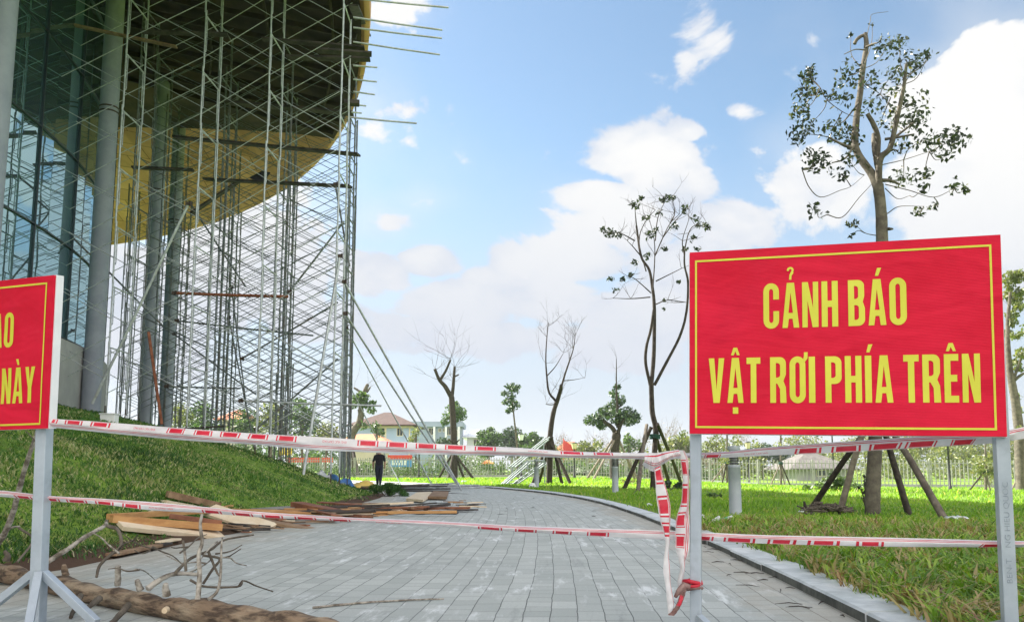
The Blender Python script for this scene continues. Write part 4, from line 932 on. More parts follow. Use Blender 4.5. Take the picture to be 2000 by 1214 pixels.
def stakes(root, tops, foots, r, mats, tie=None):
    for i, (a, b) in enumerate(zip(tops, foots)):
        mb = MB(); p0, p1 = Vector(a), Vector(b); md = (p0 + p1) / 2 + Vector((random.uniform(-.03, .03), 0, random.uniform(-.02, .03)))
        mb.tube([p1 - (p0 - p1) * .03, md, p0 + (p0 - p1) * .08], [r * 1.1, r, r * .92], 8, wob=.08); mb.build("stake", mats[i % len(mats)], root)
    if tie is not None:
        mb = MB(); c, rr = tie
        for z in (-.05, 0, .05): mb.tube([Vector(c) + Vector((rr * math.cos(a * .5236), rr * math.sin(a * .5236), z + .02 * math.sin(a))) for a in range(13)], .022, 5, cap=False)
        mb.build("tie_cloth", M_TIE, root)
M_TIE = material("dark_green_tie_cloth", (.015, .06, .05), (.03, .10, .08), 12, rough=.9)
def tree_root(px, py, Y, label, cat="tree", group=None):
    b = at(px, py, Y); b.z = gz(b.x, b.y); return thing("tree", b, label, cat, group), b

# the big leafy tree behind the large sign
R = random.Random(3); Y1 = 12.4
T, b = tree_root(1706, 1005, Y1, "pruned tree with big grey green leaves, rising behind the large red sign", group="trees on the lawn")
mb = MB()
limb(mb, [b + Vector((0, 0, -.1)), b + Vector((0, 0, .25))] + P2([(1708, 900), (1714, 700), (1722, 500), (1721, 420), (1715, 360)], Y1), .118, .082, 14)
limb(mb, P2([(1716, 372), (1703, 340), (1680, 308), (1670, 280), (1673, 230), (1680, 180), (1685, 135), (1692, 90), (1690, 66)], Y1, .5), .07, .036, 10)
limb(mb, P2([(1690, 70), (1682, 71), (1673, 78), (1669, 86)], Y1 + .5), .03, .03, 7)
limb(mb, P2([(1716, 372), (1719, 312), (1738, 290), (1748, 250), (1757, 210), (1766, 165), (1770, 125)], Y1, -.5), .056, .022, 9)
limb(mb, P2([(1716, 360), (1714, 300), (1715, 270), (1707, 245), (1694, 222)], Y1, -.15), .048, .034, 8)
limb(mb, P2([(1716, 340), (1707, 290), (1706, 262)], Y1, .3), .04, .03, 8)
for pts, r in [([(1728, 272), (1755, 268), (1786, 262)], .026), ([(1668, 290), (1645, 282), (1618, 268)], .03), ([(1668, 285), (1650, 310), (1625, 318)], .018), ([(1722, 352), (1740, 353), (1757, 360)], .035), ([(1745, 270), (1765, 255), (1785, 240)], .024),
               ([(1692, 92), (1705, 86), (1714, 84)], .02), ([(1690, 98), (1670, 97), (1649, 106)], .012), ([(1694, 66), (1700, 40), (1704, 28), (1735, 23)], .006), ([(1697, 326), (1690, 318)], .02), ([(1735, 447), (1743, 447)], .03), ([(1770, 150), (1800, 130), (1815, 112)], .012), ([(1678, 200), (1650, 235), (1640, 240)], .014)]:
    limb(mb, P2(pts, Y1, R.uniform(-.4, .4)), r, r * .55, 6, 3)
wires = [[(1567, 332), (1580, 365), (1603, 385), (1640, 372), (1662, 364), (1688, 342)], [(1615, 419), (1645, 424), (1677, 387), (1702, 360)], [(1729, 360), (1777, 372), (1824, 385), (1864, 368)], [(1729, 368), (1753, 388), (1777, 382)], [(1733, 417), (1757, 403), (1804, 403)], [(1722, 322), (1765, 312), (1815, 296)],
         [(1602, 172), (1615, 195), (1645, 218), (1668, 228)], [(1690, 165), (1720, 185), (1750, 220)], [(1740, 190), (1725, 225), (1722, 235)], [(1713, 460), (1690, 455), (1672, 440)]]
for wv in wires: limb(mb, P2(wv, Y1, R.uniform(-.5, .5)), .009, .004, 4, 4, 0)
CL = [(1731,93,30,42),(1757,81,17,18),(1777,122,34,50),(1812,110,20,14),(1745,142,22,18),(1658,146,36,44),(1702,154,26,20),(1579,150,20,30),(1583,133,9,10),(1575,182,28,42),(1563,217,24,36),(1581,245,20,20),(1560,263,24,30),(1626,253,30,42),(1658,268,28,38),(1587,308,28,30),(1600,318,26,28),(1638,340,18,16),(1658,312,20,18),(1640,190,27,22),(1618,185,16,10),(1721,194,30,20),(1737,237,26,24),(1785,198,28,26),(1795,230,30,42),(1770,240,22,24),(1804,273,28,30),(1838,280,30,40),(1864,272,30,48),(1852,302,16,10),(1757,285,22,16),(1765,344,28,36),(1808,340,14,14),(1864,364,22,18),(1884,371,8,8),(1804,368,13,8),(1824,403,10,8),(1792,415,14,12),(1595,411,20,18),(1666,437,12,8),(1662,460,6,4),(1704,46,8,3),(1752,170,24,18),(1746,215,20,14),(1700,205,30,16),(1662,70,8,4)]
cl = []
ends = [at(x, y, Y1) for wv in wires for x, y in wv] + [at(*q, Y1) for q in ((1685, 135), (1673, 230), (1670, 280), (1748, 250), (1766, 165), (1738, 290), (1715, 270), (1785, 262), (1620, 268), (1757, 360), (1785, 240))]
for (x, y, r, n) in CL:
    dy = R.uniform(-.55, .55); p = at(x, y, Y1 + dy); cl.append((p.x, p.y, p.z, r * Y1 / F * 1.08, n * 2.2, .85))
    q = min(ends, key=lambda e: (e - p).length); md = (p + q) / 2 + Vector((R.uniform(-.06, .06), R.uniform(-.1, .1), R.uniform(-.1, .04)))
    if (q - p).length > .12: limb(mb, [q, md, p], .0085, .0035, 4, 3, 0)
mb.build("trunk", M_BARKL, T)
V, Fc, t = leaf_arrays(cl, .092, .52, .25, .42, .26); link("crown", np_mesh("crown", V, Fc, t), M_LEAF, T)
gp = lambda x, y: gnd(x, y)
stakes(T, [at(1722, 800, Y1 - .25), at(1700, 800, Y1 - .3), at(1716, 800, Y1 + .3), at(1716, 800, Y1 - .1)], [gp(1583, 996), gp(1640, 1003), gp(1775, 1004), gp(1846, 1016)], .047, [M_STAKE, M_STAKEL, M_STAKE, M_BARK])

# the tall thin tree beside the sign
R = random.Random(5); Y2 = 27.0
T, b = tree_root(1275, 957, Y2, "tall thin dark tree with a forked trunk and few leaves, left of the large sign", group="trees on the lawn")
mb = MB()
limb(mb, [b + Vector((0, 0, -.1))] + P2([(1277, 900), (1281, 840), (1274, 803), (1272, 749)], Y2), .10, .085, 10)
limb(mb, P2([(1272, 752), (1277, 690), (1278, 604), (1275, 567), (1268, 527), (1252, 500), (1243, 441)], Y2, .5), .075, .035, 9)
limb(mb, P2([(1270, 752), (1261, 708), (1263, 675), (1271, 644), (1277, 604)], Y2, -.1), .055, .045, 8)
limb(mb, P2([(1278, 752), (1304, 703), (1327, 658), (1340, 613), (1344, 554), (1337, 518), (1337, 490)], Y2, -.8), .055, .028, 8)
fine = [[(1275, 567), (1279, 500), (1277, 463), (1268, 427)], [(1279, 500), (1295, 463), (1309, 436), (1327, 418)], [(1272, 572), (1241, 545), (1227, 540)], [(1270, 580), (1232, 583), (1197, 582)], [(1281, 594), (1304, 586), (1340, 590)], [(1281, 549), (1331, 524)], [(1243, 441), (1240, 405)], [(1280, 470), (1285, 425), (1300, 390)],
        [(1337, 490), (1345, 455), (1358, 440), (1385, 445)], [(1337, 500), (1333, 470), (1345, 430)], [(1252, 500), (1235, 480), (1225, 470)], [(1262, 530), (1248, 470), (1262, 430), (1280, 410)], [(1295, 463), (1320, 430), (1345, 405)], [(1240, 470), (1210, 455), (1180, 455)], [(1309, 436), (1318, 415), (1312, 385)]]
ends = []
for pts in fine:
    q = P2(pts, Y2, R.uniform(-.9, .9)); limb(mb, q, .024, .010, 5, 3)
    for p in q[1:]:
        for _ in range(2): twig(mb, p, (R.uniform(-1, 1), R.uniform(-1, 1), R.uniform(-.1, 1)), R.uniform(.35, .8), .009, 1, R, ends, .2, 2)
mb.build("trunk", M_BARKD, T)
CL = [(90,230,28,34),(130,240,18,12),(60,215,14,10),(200,110,26,26),(230,80,16,12),(340,80,20,20),(362,75,16,16),(320,88,18,12),(410,130,26,20),(370,205,22,18),(460,170,18,14),(510,205,20,16),(480,195,20,16),(450,255,24,14),(470,298,16,10),(180,415,14,12),(145,430,12,12),(95,432,14,10),(115,475,16,10),(200,360,16,14),(330,300,14,10),(385,440,8,6),(325,520,6,4),(325,560,6,4),(260,240,24,18),(250,170,20,14),(300,140,22,12),(285,220,16,12),(255,330,20,10),(415,300,14,8)]
cl = []
for (x, y, r, n) in CL: p = at(1150 + x / 2.207, 350 + y / 2.207, Y2 + R.uniform(-1, 1)); cl.append((p.x, p.y, p.z, r / 2.207 * Y2 / F * 1.1, n * 1.6, .8))
V, Fc, t = leaf_arrays(cl, .16, .5, .2, .25, .2); link("crown", np_mesh("crown", V, Fc, t), M_LEAF, T)
stakes(T, [at(1268, 842, Y2 - .2), at(1288, 838, Y2 - .2), at(1280, 845, Y2 + .3), at(1262, 838, Y2)], [gp(1218, 956), gp(1332, 948), gp(1308, 948), gp(1246, 959)], .065, [M_STAKE, M_STAKE, M_STAKE, M_BARK], (at(1279, 852, Y2), .17))

def bare_tree(label, px, py, Y, limbs, r, tw, seed, stake=None, lev=2, crown=None, bark=None, tie=None, tlen=1.0, group="trees on the lawn"):
    R = random.Random(seed); T, b = tree_root(px, py, Y, label, group=group); mb = MB()
    for i, (pts, r0, r1) in enumerate(limbs):
        q = P2(pts, Y, 0 if i == 0 else R.uniform(-.8, .8))
        if i == 0: q = [b + Vector((0, 0, -.1))] + q
        limb(mb, q, r0, r1, 8, 3)
    for (x, y, n) in tw:
        p = at(x, y, Y)
        for _ in range(max(2, int(n * .65))): twig(mb, p + Vector((0, R.uniform(-.3, .3), 0)), (R.uniform(-1, 1), R.uniform(-1, 1), R.uniform(.0, 1.1)), R.uniform(.7, 1.3) * tlen, r * .6, lev, R, None, .3, 3)
    mb.build("trunk", bark or M_BARKD, T)
    if crown:
        cl, size, mt_ = crown; cl = [(*at(x, y, Y + R.uniform(-.9, .9)), rr * 1.22 * Y / F, n * 1.15, .8) for x, y, rr, n in cl]
        V, Fc, t = leaf_arrays(cl, size, .5, .3, .45, .25); link("crown", np_mesh("crown", V, Fc, t), mt_, T)
    if stake: tops, feet, rr, ms = stake; stakes(T, [at(*q, Y) for q in tops], [onground(*(at(fx, fy, fY).xy)) for fx, fy, fY in feet], rr, ms, tie)
    return T
bare_tree("slender bare tree with two upright forks, beside the stacked grey stair rails", 1072, 946, 36, [([(1074, 900), (1074, 855), (1080, 810), (1088, 782)], .15, .10), ([(1086, 790), (1095, 760), (1096, 752)], .10, .075), ([(1085, 782), (1072, 765), (1068, 735), (1066, 700), (1068, 660), (1071, 630)], .06, .015), ([(1094, 765), (1102, 735), (1112, 705), (1120, 680), (1124, 650)], .055, .014), ([(1069, 733), (1085, 715), (1100, 690)], .03, .01), ([(1088, 788), (1076, 790), (1066, 789)], .03, .012), ([(1102, 743), (1122, 741), (1142, 737)], .022, .006)],
    .014, [(1068, 660, 6), (1071, 635, 6), (1120, 680, 8), (1112, 705, 5), (1124, 655, 6), (1100, 690, 5), (1067, 789, 5), (1080, 760, 3), (1066, 710, 3), (1097, 770, 3), (1142, 738, 2)], 21,
    ([(1070, 858), (1078, 858), (1074, 862), (1076, 860)], [(1040, 944, 36), (1098, 944, 35.5), (1115, 945, 35), (1052, 940, 38)], .075, [M_STAKE]), lev=2, tlen=.85)
bare_tree("dark lopped tree with a forked trunk and thin bare shoots, right of the leaning tubes", 887, 935, 60, [([(887, 880), (885, 820), (882, 775)], .28, .23), ([(883, 778), (870, 755), (858, 741), (849, 720)], .20, .11), ([(859, 742), (870, 725), (880, 702)], .12, .08), ([(882, 778), (885, 755), (888, 716)], .17, .10), ([(888, 735), (896, 731)], .07, .05), ([(888, 868), (876, 857)], .07, .05), ([(888, 868), (897, 858)], .07, .05)],
    .022, [(880, 700, 8), (850, 722, 7), (888, 716, 9), (888, 745, 7), (860, 742, 5)], 31,
    ([(887, 880), (888, 880), (888, 885), (886, 882)], [(857, 934, 60), (906, 935, 60), (924, 934, 59), (876, 937, 58)], .09, [M_STAKE]), lev=1, tlen=2.3)
bare_tree("small leafy tree right behind the dark lopped tree", 890, 925, 76, [([(890, 880), (889, 830)], .14, .08)], .02, [(889, 828, 4)], 33, None, 1, ([(885, 800, 14, 220), (897, 805, 13, 200), (876, 815, 12, 180), (868, 824, 8, 90), (902, 812, 10, 120), (888, 790, 9, 120), (893, 815, 10, 120)], .28, M_LEAFG))
bare_tree("twisted lopped tree with green sprouts, between the scaffold and the person", 683, 929, 74, [([(684, 870), (690, 842), (702, 825), (706, 805)], .42, .30), ([(705, 806), (706, 780), (716, 755), (719, 750)], .26, .14), ([(708, 776), (703, 765), (692, 757)], .14, .09), ([(704, 818), (700, 800)], .14, .09), ([(717, 765), (723, 756)], .1, .08)],
    .02, [(719, 750, 6), (692, 758, 4), (722, 757, 4)], 35, ([(687, 870), (690, 875), (688, 872)], [(668, 927, 73), (701, 930, 72), (697, 930, 71)], .1, [M_STAKE]), 1,
    ([(695, 780, 12, 130), (716, 788, 10, 110), (724, 800, 10, 80), (706, 770, 8, 60), (690, 790, 8, 60), (715, 775, 7, 60), (712, 830, 12, 50), (728, 785, 6, 40)], .32, M_LEAFG), bark=M_BARKL, tlen=2.2)
bare_tree("small topiary like tree with rounded clumps and a bare spike on top", 1200, 932, 52, [([(1200, 890), (1204, 850), (1205, 846)], .30, .28), ([(1204, 850), (1196, 835), (1182, 824), (1172, 815), (1168, 808)], .17, .09), ([(1206, 848), (1212, 830), (1220, 818)], .14, .08), ([(1207, 835), (1206, 800), (1204, 760), (1204, 700)], .12, .02), ([(1207, 795), (1216, 790)], .08, .05)],
    .012, [(1204, 750, 5), (1204, 720, 4), (1204, 700, 3)], 41, ([(1202, 850), (1206, 850), (1204, 852), (1203, 850)], [(1146, 935, 52), (1240, 920, 55), (1159, 935, 50), (1246, 925, 52)], .07, [M_STAKEL]), 1,
    ([(1165, 818, 14, 200), (1150, 820, 10, 100), (1180, 806, 13, 170), (1205, 812, 18, 330), (1225, 808, 16, 260), (1240, 815, 12, 150), (1195, 795, 12, 150), (1208, 780, 12, 150), (1200, 768, 9, 90), (1175, 832, 8, 80), (1230, 824, 9, 90), (1213, 822, 10, 110), (1205, 755, 6, 40)], .25, M_LEAFB), tlen=.9)
bare_tree("very thin sapling with one feathery tuft, left of the stair rails", 1011, 930, 60, [([(1010, 870), (1005, 825), (1002, 795), (999, 765), (997, 748)], .09, .03)], .014, [(1000, 770, 3)], 43, None, 1,
    ([(997, 755, 9, 120), (1005, 760, 9, 100), (986, 768, 7, 60), (998, 775, 9, 90), (990, 785, 8, 70), (1006, 790, 9, 80), (998, 798, 7, 60), (992, 803, 5, 40), (1011, 755, 5, 40)], .26, M_LEAFB), bark=M_BARKL)
bare_tree("pale trunked tree with light leaf sprays at the photo's right edge", 1995, 945, 34, [([(1991, 850), (1984, 790), (1975, 740), (1970, 700), (1968, 640), (1973, 570)], .24, .06), ([(1977, 745), (1990, 735), (2000, 728)], .08, .05), ([(1970, 690), (1968, 660)], .06, .04), ([(1976, 750), (1994, 700), (2012, 650)], .07, .03)],
    .014, [(1970, 600, 4), (1985, 720, 3)], 45, None, 1, ([(1975, 542, 15, 150), (1990, 540, 14, 120), (1968, 575, 12, 90), (1983, 585, 12, 100), (1993, 570, 10, 80), (1975, 615, 11, 90), (1990, 600, 10, 70), (1968, 650, 9, 60), (1985, 655, 10, 70), (1997, 690, 12, 90), (1985, 708, 9, 60), (1978, 630, 8, 50), (1990, 720, 8, 50), (1985, 775, 8, 40), (1972, 560, 9, 50), (2020, 560, 20, 100), (2025, 640, 25, 130), (1992, 800, 8, 30), (1996, 838, 8, 30)], .21, M_LEAFY), bark=M_BARKL)
def sapling(label, px, py, Y, top, cl, st, seed, mt_=M_LEAFY, size=.2, r=.07):
    bare_tree(label, px, py, Y, [([(px, (py + top) / 2), (px - 1, top)], r, r * .6)], .012, [(px, top + 8, 3)], seed, ([(px, py - 40)] * len(st), [(x, y, Y) for x, y in st], .04, [M_STAKEL, M_STAKE]), 1, (cl, size, mt_), bark=M_BARKL, tie=(at(px, py - 38, Y), .12))
sapling("staked sapling standing just left of the nearest grey bollard", 1420, 941, 48, 800, [(1415, 870, 12, 50), (1425, 895, 10, 45), (1413, 900, 10, 50), (1428, 880, 8, 30)], [(1388, 941), (1410, 941), (1436, 935)], 51)
sapling("thin staked sapling between the bollard and the big tree's stakes", 1525, 942, 48, 790, [(1530, 880, 8, 16), (1520, 870, 8, 16)], [(1504, 943), (1545, 940), (1533, 941)], 52)
sapling("staked bushy sapling behind the large sign's right leg", 1925, 957, 40, 850, [(1915, 905, 16, 90), (1930, 915, 18, 110), (1935, 895, 12, 70), (1910, 920, 12, 60), (1925, 935, 12, 60), (1905, 895, 9, 40), (1940, 925, 12, 50)], [(1935, 957), (1890, 952)], 53, M_LEAFY, .2)
sapling("thin staked sapling right of the large sign", 1992, 960, 44, 800, [(2000, 870, 12, 40)], [(1974, 957), (1994, 972)], 54)
sapling("little sapling with small tuft between the tall tree and the sign", 1340, 940, 50, 850, [(1340, 860, 10, 50), (1335, 845, 8, 30)], [(1322, 940), (1352, 940)], 55)

# far trees and thickets beyond the fence
def far_tree(label, x, base, Y, cl, size, mt_, trunk=.25, group="trees beyond the fence", twiggy=False, seed=1, tm=.45):
    R = random.Random(seed); b = at(x, base, Y); b.z = gz(b.x, b.y); T = thing("tree", b, label, "tree", group); mb = MB()
    cs = [(*at(px, py, Y + R.uniform(-2, 2)), rr * 1.25 * Y / F, n * 1.3, .85) for px, py, rr, n in cl]
    c0 = Vector(cs[0][:3]); mb.tube([b + Vector((0, 0, -.2)), b * .5 + c0 * .5, c0], [trunk, trunk * .8, trunk * .4], 7)
    for c in cs[1:]: limb(mb, [b * .45 + c0 * .55, (c0 + Vector(c[:3])) / 2, Vector(c[:3])], trunk * .4, trunk * .1, 5, 2)
    if twiggy:
        for c in cs:
            for _ in range(9): twig(mb, Vector(c[:3]) + Vector((R.uniform(-1, 1), 0, R.uniform(-1, .2))) * c[3] * .5, (R.uniform(-1, 1), R.uniform(-1, 1), R.uniform(.2, 1.2)), c[3] * R.uniform(.7, 1.2), .022, 2, R, None, .3, 3)
    mb.build("trunk", M_STAKEL if twiggy else M_BARK, T)
    V, Fc, t = leaf_arrays(cs, size, .6, .1, tm, .25); link("crown", np_mesh("crown", V, Fc, t), mt_, T); return T
FT = [("bushy green tree beyond the fence left of the white lantern", 955, 105, [(955, 865, 16, 420), (945, 850, 12, 260), (965, 855, 14, 300), (950, 880, 16, 360), (958, 840, 7, 70), (940, 872, 12, 220)], .42, M_LEAFG, .35),
      ("dark round tree beyond the fence behind the white lantern", 1000, 112, [(1000, 850, 18, 520), (990, 862, 16, 380), (1012, 862, 16, 400), (1000, 878, 20, 420)], .42, M_LEAFB, .12),
      ("green spreading tree beyond the fence left of the bare forked tree", 1040, 104, [(1035, 868, 17, 460), (1050, 866, 14, 350), (1022, 858, 12, 240), (1042, 852, 10, 180), (1030, 885, 18, 350), (1058, 880, 12, 240)], .40, M_LEAFG, .35),
      ("low yellow green bush tree near the red cloth", 1140, 96, [(1140, 872, 12, 220), (1150, 878, 10, 170), (1130, 880, 12, 150)], .36, M_LEAFY, .3),
      ("young green tree beyond the fence right of the topiary tree", 1228, 95, [(1228, 860, 10, 120), (1240, 868, 12, 130), (1222, 875, 12, 120), (1226, 850, 6, 50)], .36, M_LEAFG, .6),
      ("hazy yellow green tree beyond the fence left of the large sign", 1320, 98, [(1320, 868, 18, 320), (1335, 862, 16, 250), (1305, 878, 18, 220), (1345, 880, 20, 280)], .38, M_LEAFY, .4),
      ("pale tree beyond the fence under the large sign's left corner", 1395, 98, [(1400, 862, 18, 160), (1380, 880, 18, 180), (1420, 878, 20, 180)], .36, M_LEAFY, .3),
      ("loose tree beyond the fence above the pyramid roof", 1560, 120, [(1555, 855, 16, 160), (1580, 862, 22, 260), (1535, 872, 18, 180), (1600, 880, 22, 240)], .40, M_LEAFY, .5),
      ("dark hedge like tree beyond the fence right of the bollard", 1490, 100, [(1490, 882, 18, 360), (1510, 885, 18, 360), (1470, 888, 16, 300), (1530, 890, 16, 260)], .36, M_LEAFB, .2),
      ("yellowish tree beyond the fence right of the big tree", 1790, 118, [(1780, 868, 26, 420), (1820, 862, 28, 460), (1750, 878, 24, 360), (1800, 885, 28, 380)], .42, M_LEAFY, .55),
      ("pale green tree beyond the fence behind the black post", 1880, 110, [(1870, 866, 22, 320), (1895, 862, 22, 300), (1850, 880, 24, 320), (1910, 882, 24, 320)], .40, M_LEAFY, .4),
      ("olive tree beyond the fence behind the large sign's right leg", 1960, 114, [(1960, 868, 26, 360), (1990, 866, 26, 340), (1940, 882, 24, 300), (2015, 880, 30, 340)], .42, M_LEAFY, .45),
      ("olive tree beyond the fence behind the big tree's trunk", 1690, 116, [(1690, 866, 26, 380), (1720, 870, 26, 360), (1660, 876, 22, 280)], .42, M_LEAFY, .45),
      ("tall light tree seen through the outer bay of the scaffold", 590, 88, [(590, 800, 20, 260), (578, 815, 18, 230), (604, 820, 18, 230), (590, 840, 22, 240), (585, 785, 10, 80)], .36, M_LEAFG, .45),
      ("light tree seen through the middle bay of the scaffold", 530, 92, [(528, 800, 18, 200), (540, 815, 18, 200), (520, 830, 20, 240), (545, 840, 18, 180)], .38, M_LEAFY, .3),
      ("tree seen between the scaffold poles right of the dark columns", 395, 96, [(395, 800, 18, 220), (385, 820, 22, 300), (405, 830, 22, 280), (370, 845, 20, 240), (425, 850, 20, 220)], .4, M_LEAFG, .4),
      ("yellowish tree seen through the scaffold left of the red roof", 350, 90, [(350, 800, 16, 160), (345, 825, 18, 220), (362, 815, 14, 140)], .36, M_LEAFY, .4),
      ("round green tree seen through the scaffold right of the red roof", 480, 98, [(480, 815, 20, 300), (468, 830, 20, 280), (495, 835, 20, 280), (480, 855, 24, 280)], .4, M_LEAFG, .35),
      ("low tree seen through the scaffold near the outermost poles", 635, 96, [(640, 838, 16, 180), (625, 850, 18, 220), (650, 855, 14, 160)], .38, M_LEAFY, .4),
      ("small tree in front of the hipped roof house", 738, 88, [(735, 830, 8, 60), (742, 845, 9, 70), (730, 840, 6, 40)], .3, M_LEAFG, .4),
      ("small tree at the blue house's corner", 812, 90, [(812, 845, 8, 60), (806, 858, 9, 80), (818, 838, 5, 30)], .3, M_LEAFY, .4),
      ("dark bush tree before the flat roofed house", 868, 95, [(866, 865, 12, 220), (880, 872, 14, 260), (855, 875, 12, 200)], .36, M_LEAFB, .3)]
for i, (lab, x, Y, cl, size, mt_, tm) in enumerate(FT): far_tree(lab, x, 930, Y, cl, size, mt_, .16, seed=60 + i, tm=tm)
TW = [("bare tan twiggy tree beyond the fence right of the red cloth", 1170, 105, [(1165, 865, 18, 60), (1185, 870, 18, 60)]), ("bare reddish twiggy tree behind the red cloth", 1100, 104, [(1100, 862, 14, 50), (1090, 872, 12, 40)]),
      ("wide bare crowned tree beyond the fence right of the tall thin tree", 1305, 112, [(1300, 845, 20, 40), (1320, 850, 18, 40), (1285, 860, 14, 40)]), ("bare tan twiggy tree left of the tall thin tree's stakes", 1255, 106, [(1255, 868, 16, 60), (1240, 875, 14, 50)]),
      ("bare pale tree beyond the fence above the bollard", 1440, 118, [(1440, 850, 18, 40), (1455, 862, 16, 40)])]
for i, (lab, x, Y, cl) in enumerate(TW): far_tree(lab, x, 930, Y, cl, .25, M_LEAFT, .14, twiggy=True, seed=90 + i)

# the ragged thicket far behind the fence, one mass of brush
def thicket(label, px0, px1, Y0, Y1, h0, h1, n, mt_, seed, tm, size=.42):
    R = random.Random(seed); cl = []
    for i in range(n):
        px = R.uniform(px0, px1); Yq = R.uniform(Y0, Y1); b = at(px, 925, Yq); zg = gz(b.x, b.y); top = R.uniform(h0, h1) * (.65 + .5 * (.5 + .5 * math.sin(px * .021 + seed) * math.sin(px * .0057 + 2 * seed)))
        for f_ in (.25, .6, .95): cl.append((b.x + R.uniform(-.8, .8), b.y, zg + top * f_, R.uniform(.7, 1.3) * (1.2 - .5 * f_), 42, .9))
    V, Fc, t = leaf_arrays(cl, size, .6, 0, tm, .25); tag(link("far_thicket", np_mesh("far_thicket", V, Fc, t), mt_), label, "thicket", kind='stuff')
thicket("hazy yellow green thicket far behind the picket fence", 1060, 2150, 92, 116, 2.2, 4.6, 190, M_LEAFY, 3, .4)
thicket("green thicket far behind the scaffold and the houses", 150, 700, 98, 120, 3, 6.2, 110, M_LEAFG, 5, .4)
thicket("low green brush along the road behind the fence", 640, 1400, 84, 90, .8, 2.0, 90, M_LEAFG, 8, .5, .3)
thicket("dry tan brush behind the picket fence", 1150, 1420, 88, 95, 1.5, 3.2, 34, M_LEAFT, 9, .5, .35)
# ------------------------------------------------------------------ bollards, lanterns, fence
def bollard(px, py, Y, label):
    b = at(px, py, Y); b.z = gz(b.x, b.y); root = thing("bollard_light", b, label, "bollard light", "grey bollard lights along the path"); r = .09
    mb = MB(); mb.lathe(b, [(r * 1.18, -.03), (r * 1.18, .012), (r, .014), (r, .70), (r * 1.02, .702), (r * 1.02, .745), (r * .96, .75)], 26); mb.build("body", M_BOLLARD, root)
    mb = MB(); mb.lathe(b, [(.045, .75), (.045, .98)], 16); mb.build("lamp_tube", M_CLEAR, root)
    mb = MB()
    for i in range(5): z = .775 + i * .038; mb.lathe(b, [(.05, z), (.088, z - .012), (.09, z - .008), (.05, z + .006)], 22)
    for k in range(4): a = k * math.pi / 2 + .5; mb.tube([b + Vector((.078 * math.cos(a), .078 * math.sin(a), .75)), b + Vector((.078 * math.cos(a), .078 * math.sin(a), .98))], .006, 6)
    mb.build("louvre", M_LOUVRE, root)
    mb = MB(); mb.lathe(b, [(r * .98, .965), (r * 1.0, .975), (r * 1.0, 1.02), (r * .96, 1.03)], 26); mb.build("cap", M_BOLLARD, root)
bollard(1437, 1008, 12.0, "nearest grey bollard light, under the large sign beside its left leg")
bollard(1202, 964, 22.6, "middle grey bollard light, before the topiary tree")
bollard(1048, 954, 29.5, "farthest grey bollard light, before the stair rails")
def lantern(px, py, Y, top, label, glass):
    b = at(px, py, Y); b.z = gz(b.x, b.y); t = at(px, top, Y).z - b.z; root = thing("garden_lantern", b, label, "garden lantern", "black garden lanterns along the fence"); s = Y / F
    mb = MB(); mb.lathe(b, [(.10, -.1), (.10, .25), (.06, .3), (.05, t - 14 * s), (.09, t - 13.5 * s)], 12); mb.build("pole", M_LAMPBLACK, root)
    mb = MB(); mb.lathe(b, [(3.5 * s, t - 13 * s), (6 * s, t - 2.5 * s), (6 * s, t - 2 * s)], 6); mb.build("lamp_shade", glass, root)
    mb = MB(); mb.lathe(b, [(6.8 * s, t - 2 * s), (6.8 * s, t - 1.3 * s), (2.2 * s, t)], 6); mb.build("cap", M_LAMPBLACK, root)
lantern(1018, 932, 63, 846, "black lantern with a white shade, before the dark round tree", M_WHITE)
lantern(1122, 936, 60, 863, "black lantern with a cream shade, right of the bare forked tree", M_LAMPGLASS)
lantern(1463, 937, 62, 862, "black lantern with a cream shade, right of the nearest bollard", M_LAMPGLASS)
lantern(1856, 950, 46, 835, "black lantern post under the sign's lower edge, right of the big tree", M_LAMPGLASS)
lantern(1629, 936, 62, 835, "black lantern post above the pyramid roof, left of the big tree", M_LAMPGLASS)
lantern(818, 930, 64, 868, "black lantern behind the leaning tubes", M_LAMPGLASS)
M_FENCE = material("off_white_fence_paint", (.27, .28, .255), (.35, .355, .32), 3, rough=.6)
FP = [(560, 894, 70), (760, 893.5, 70), (1000, 893, 69), (1300, 894, 66), (1480, 898, 60), (1700, 898, 56), (2060, 897, 52)]
fw = [at(*p) for p in FP]
fence = thing("picket_fence", onground(fw[3].x, fw[3].y), "long off white metal picket fence across the back of the lawn", "fence")
pan = []; 
for i in range(len(fw) - 1):
    a, c = fw[i], fw[i + 1]; n = max(1, int((c.xy - a.xy).length / 2.9))
    for j in range(n): pan.append((a.lerp(c, j / n), a.lerp(c, (j + 1) / n)))
pan = pan[:96]
for a, c in pan:
    mb = MB(); n = 15
    z0a, z0c = gz(a.x, a.y), gz(c.x, c.y)
    for k in range(n):
        p = a.lerp(c, (k + .5) / n); g_ = gz(p.x, p.y); mb.box((p.x, p.y, (g_ + .12 + p.z) / 2), (.055, .03, p.z - g_ - .12))
    for f_ in (.22, .88):
        mb.beam((a.x, a.y + .03, z0a + (a.z - z0a) * f_), (c.x, c.y + .03, z0c + (c.z - z0c) * f_), .03, .05)
    mb.build("picket_panel", M_FENCE, fence)
    mb = MB(); mb.box((a.x, a.y, (z0a + a.z + .06) / 2), (.09, .09, a.z - z0a + .06)); mb.build("post", M_FENCE, fence)
# low wall and road behind the fence
mb = MB()
for i in range(len(fw) - 1):
    a, c = fw[i], fw[i + 1]; mb.beam((a.x, a.y + .1, gz(a.x, a.y) + .05), (c.x, c.y + .1, gz(c.x, c.y) + .05), .22, .26)
tag(mb.build("fence_footing", M_CONC), "low pale concrete footing running under the picket fence", "low wall")

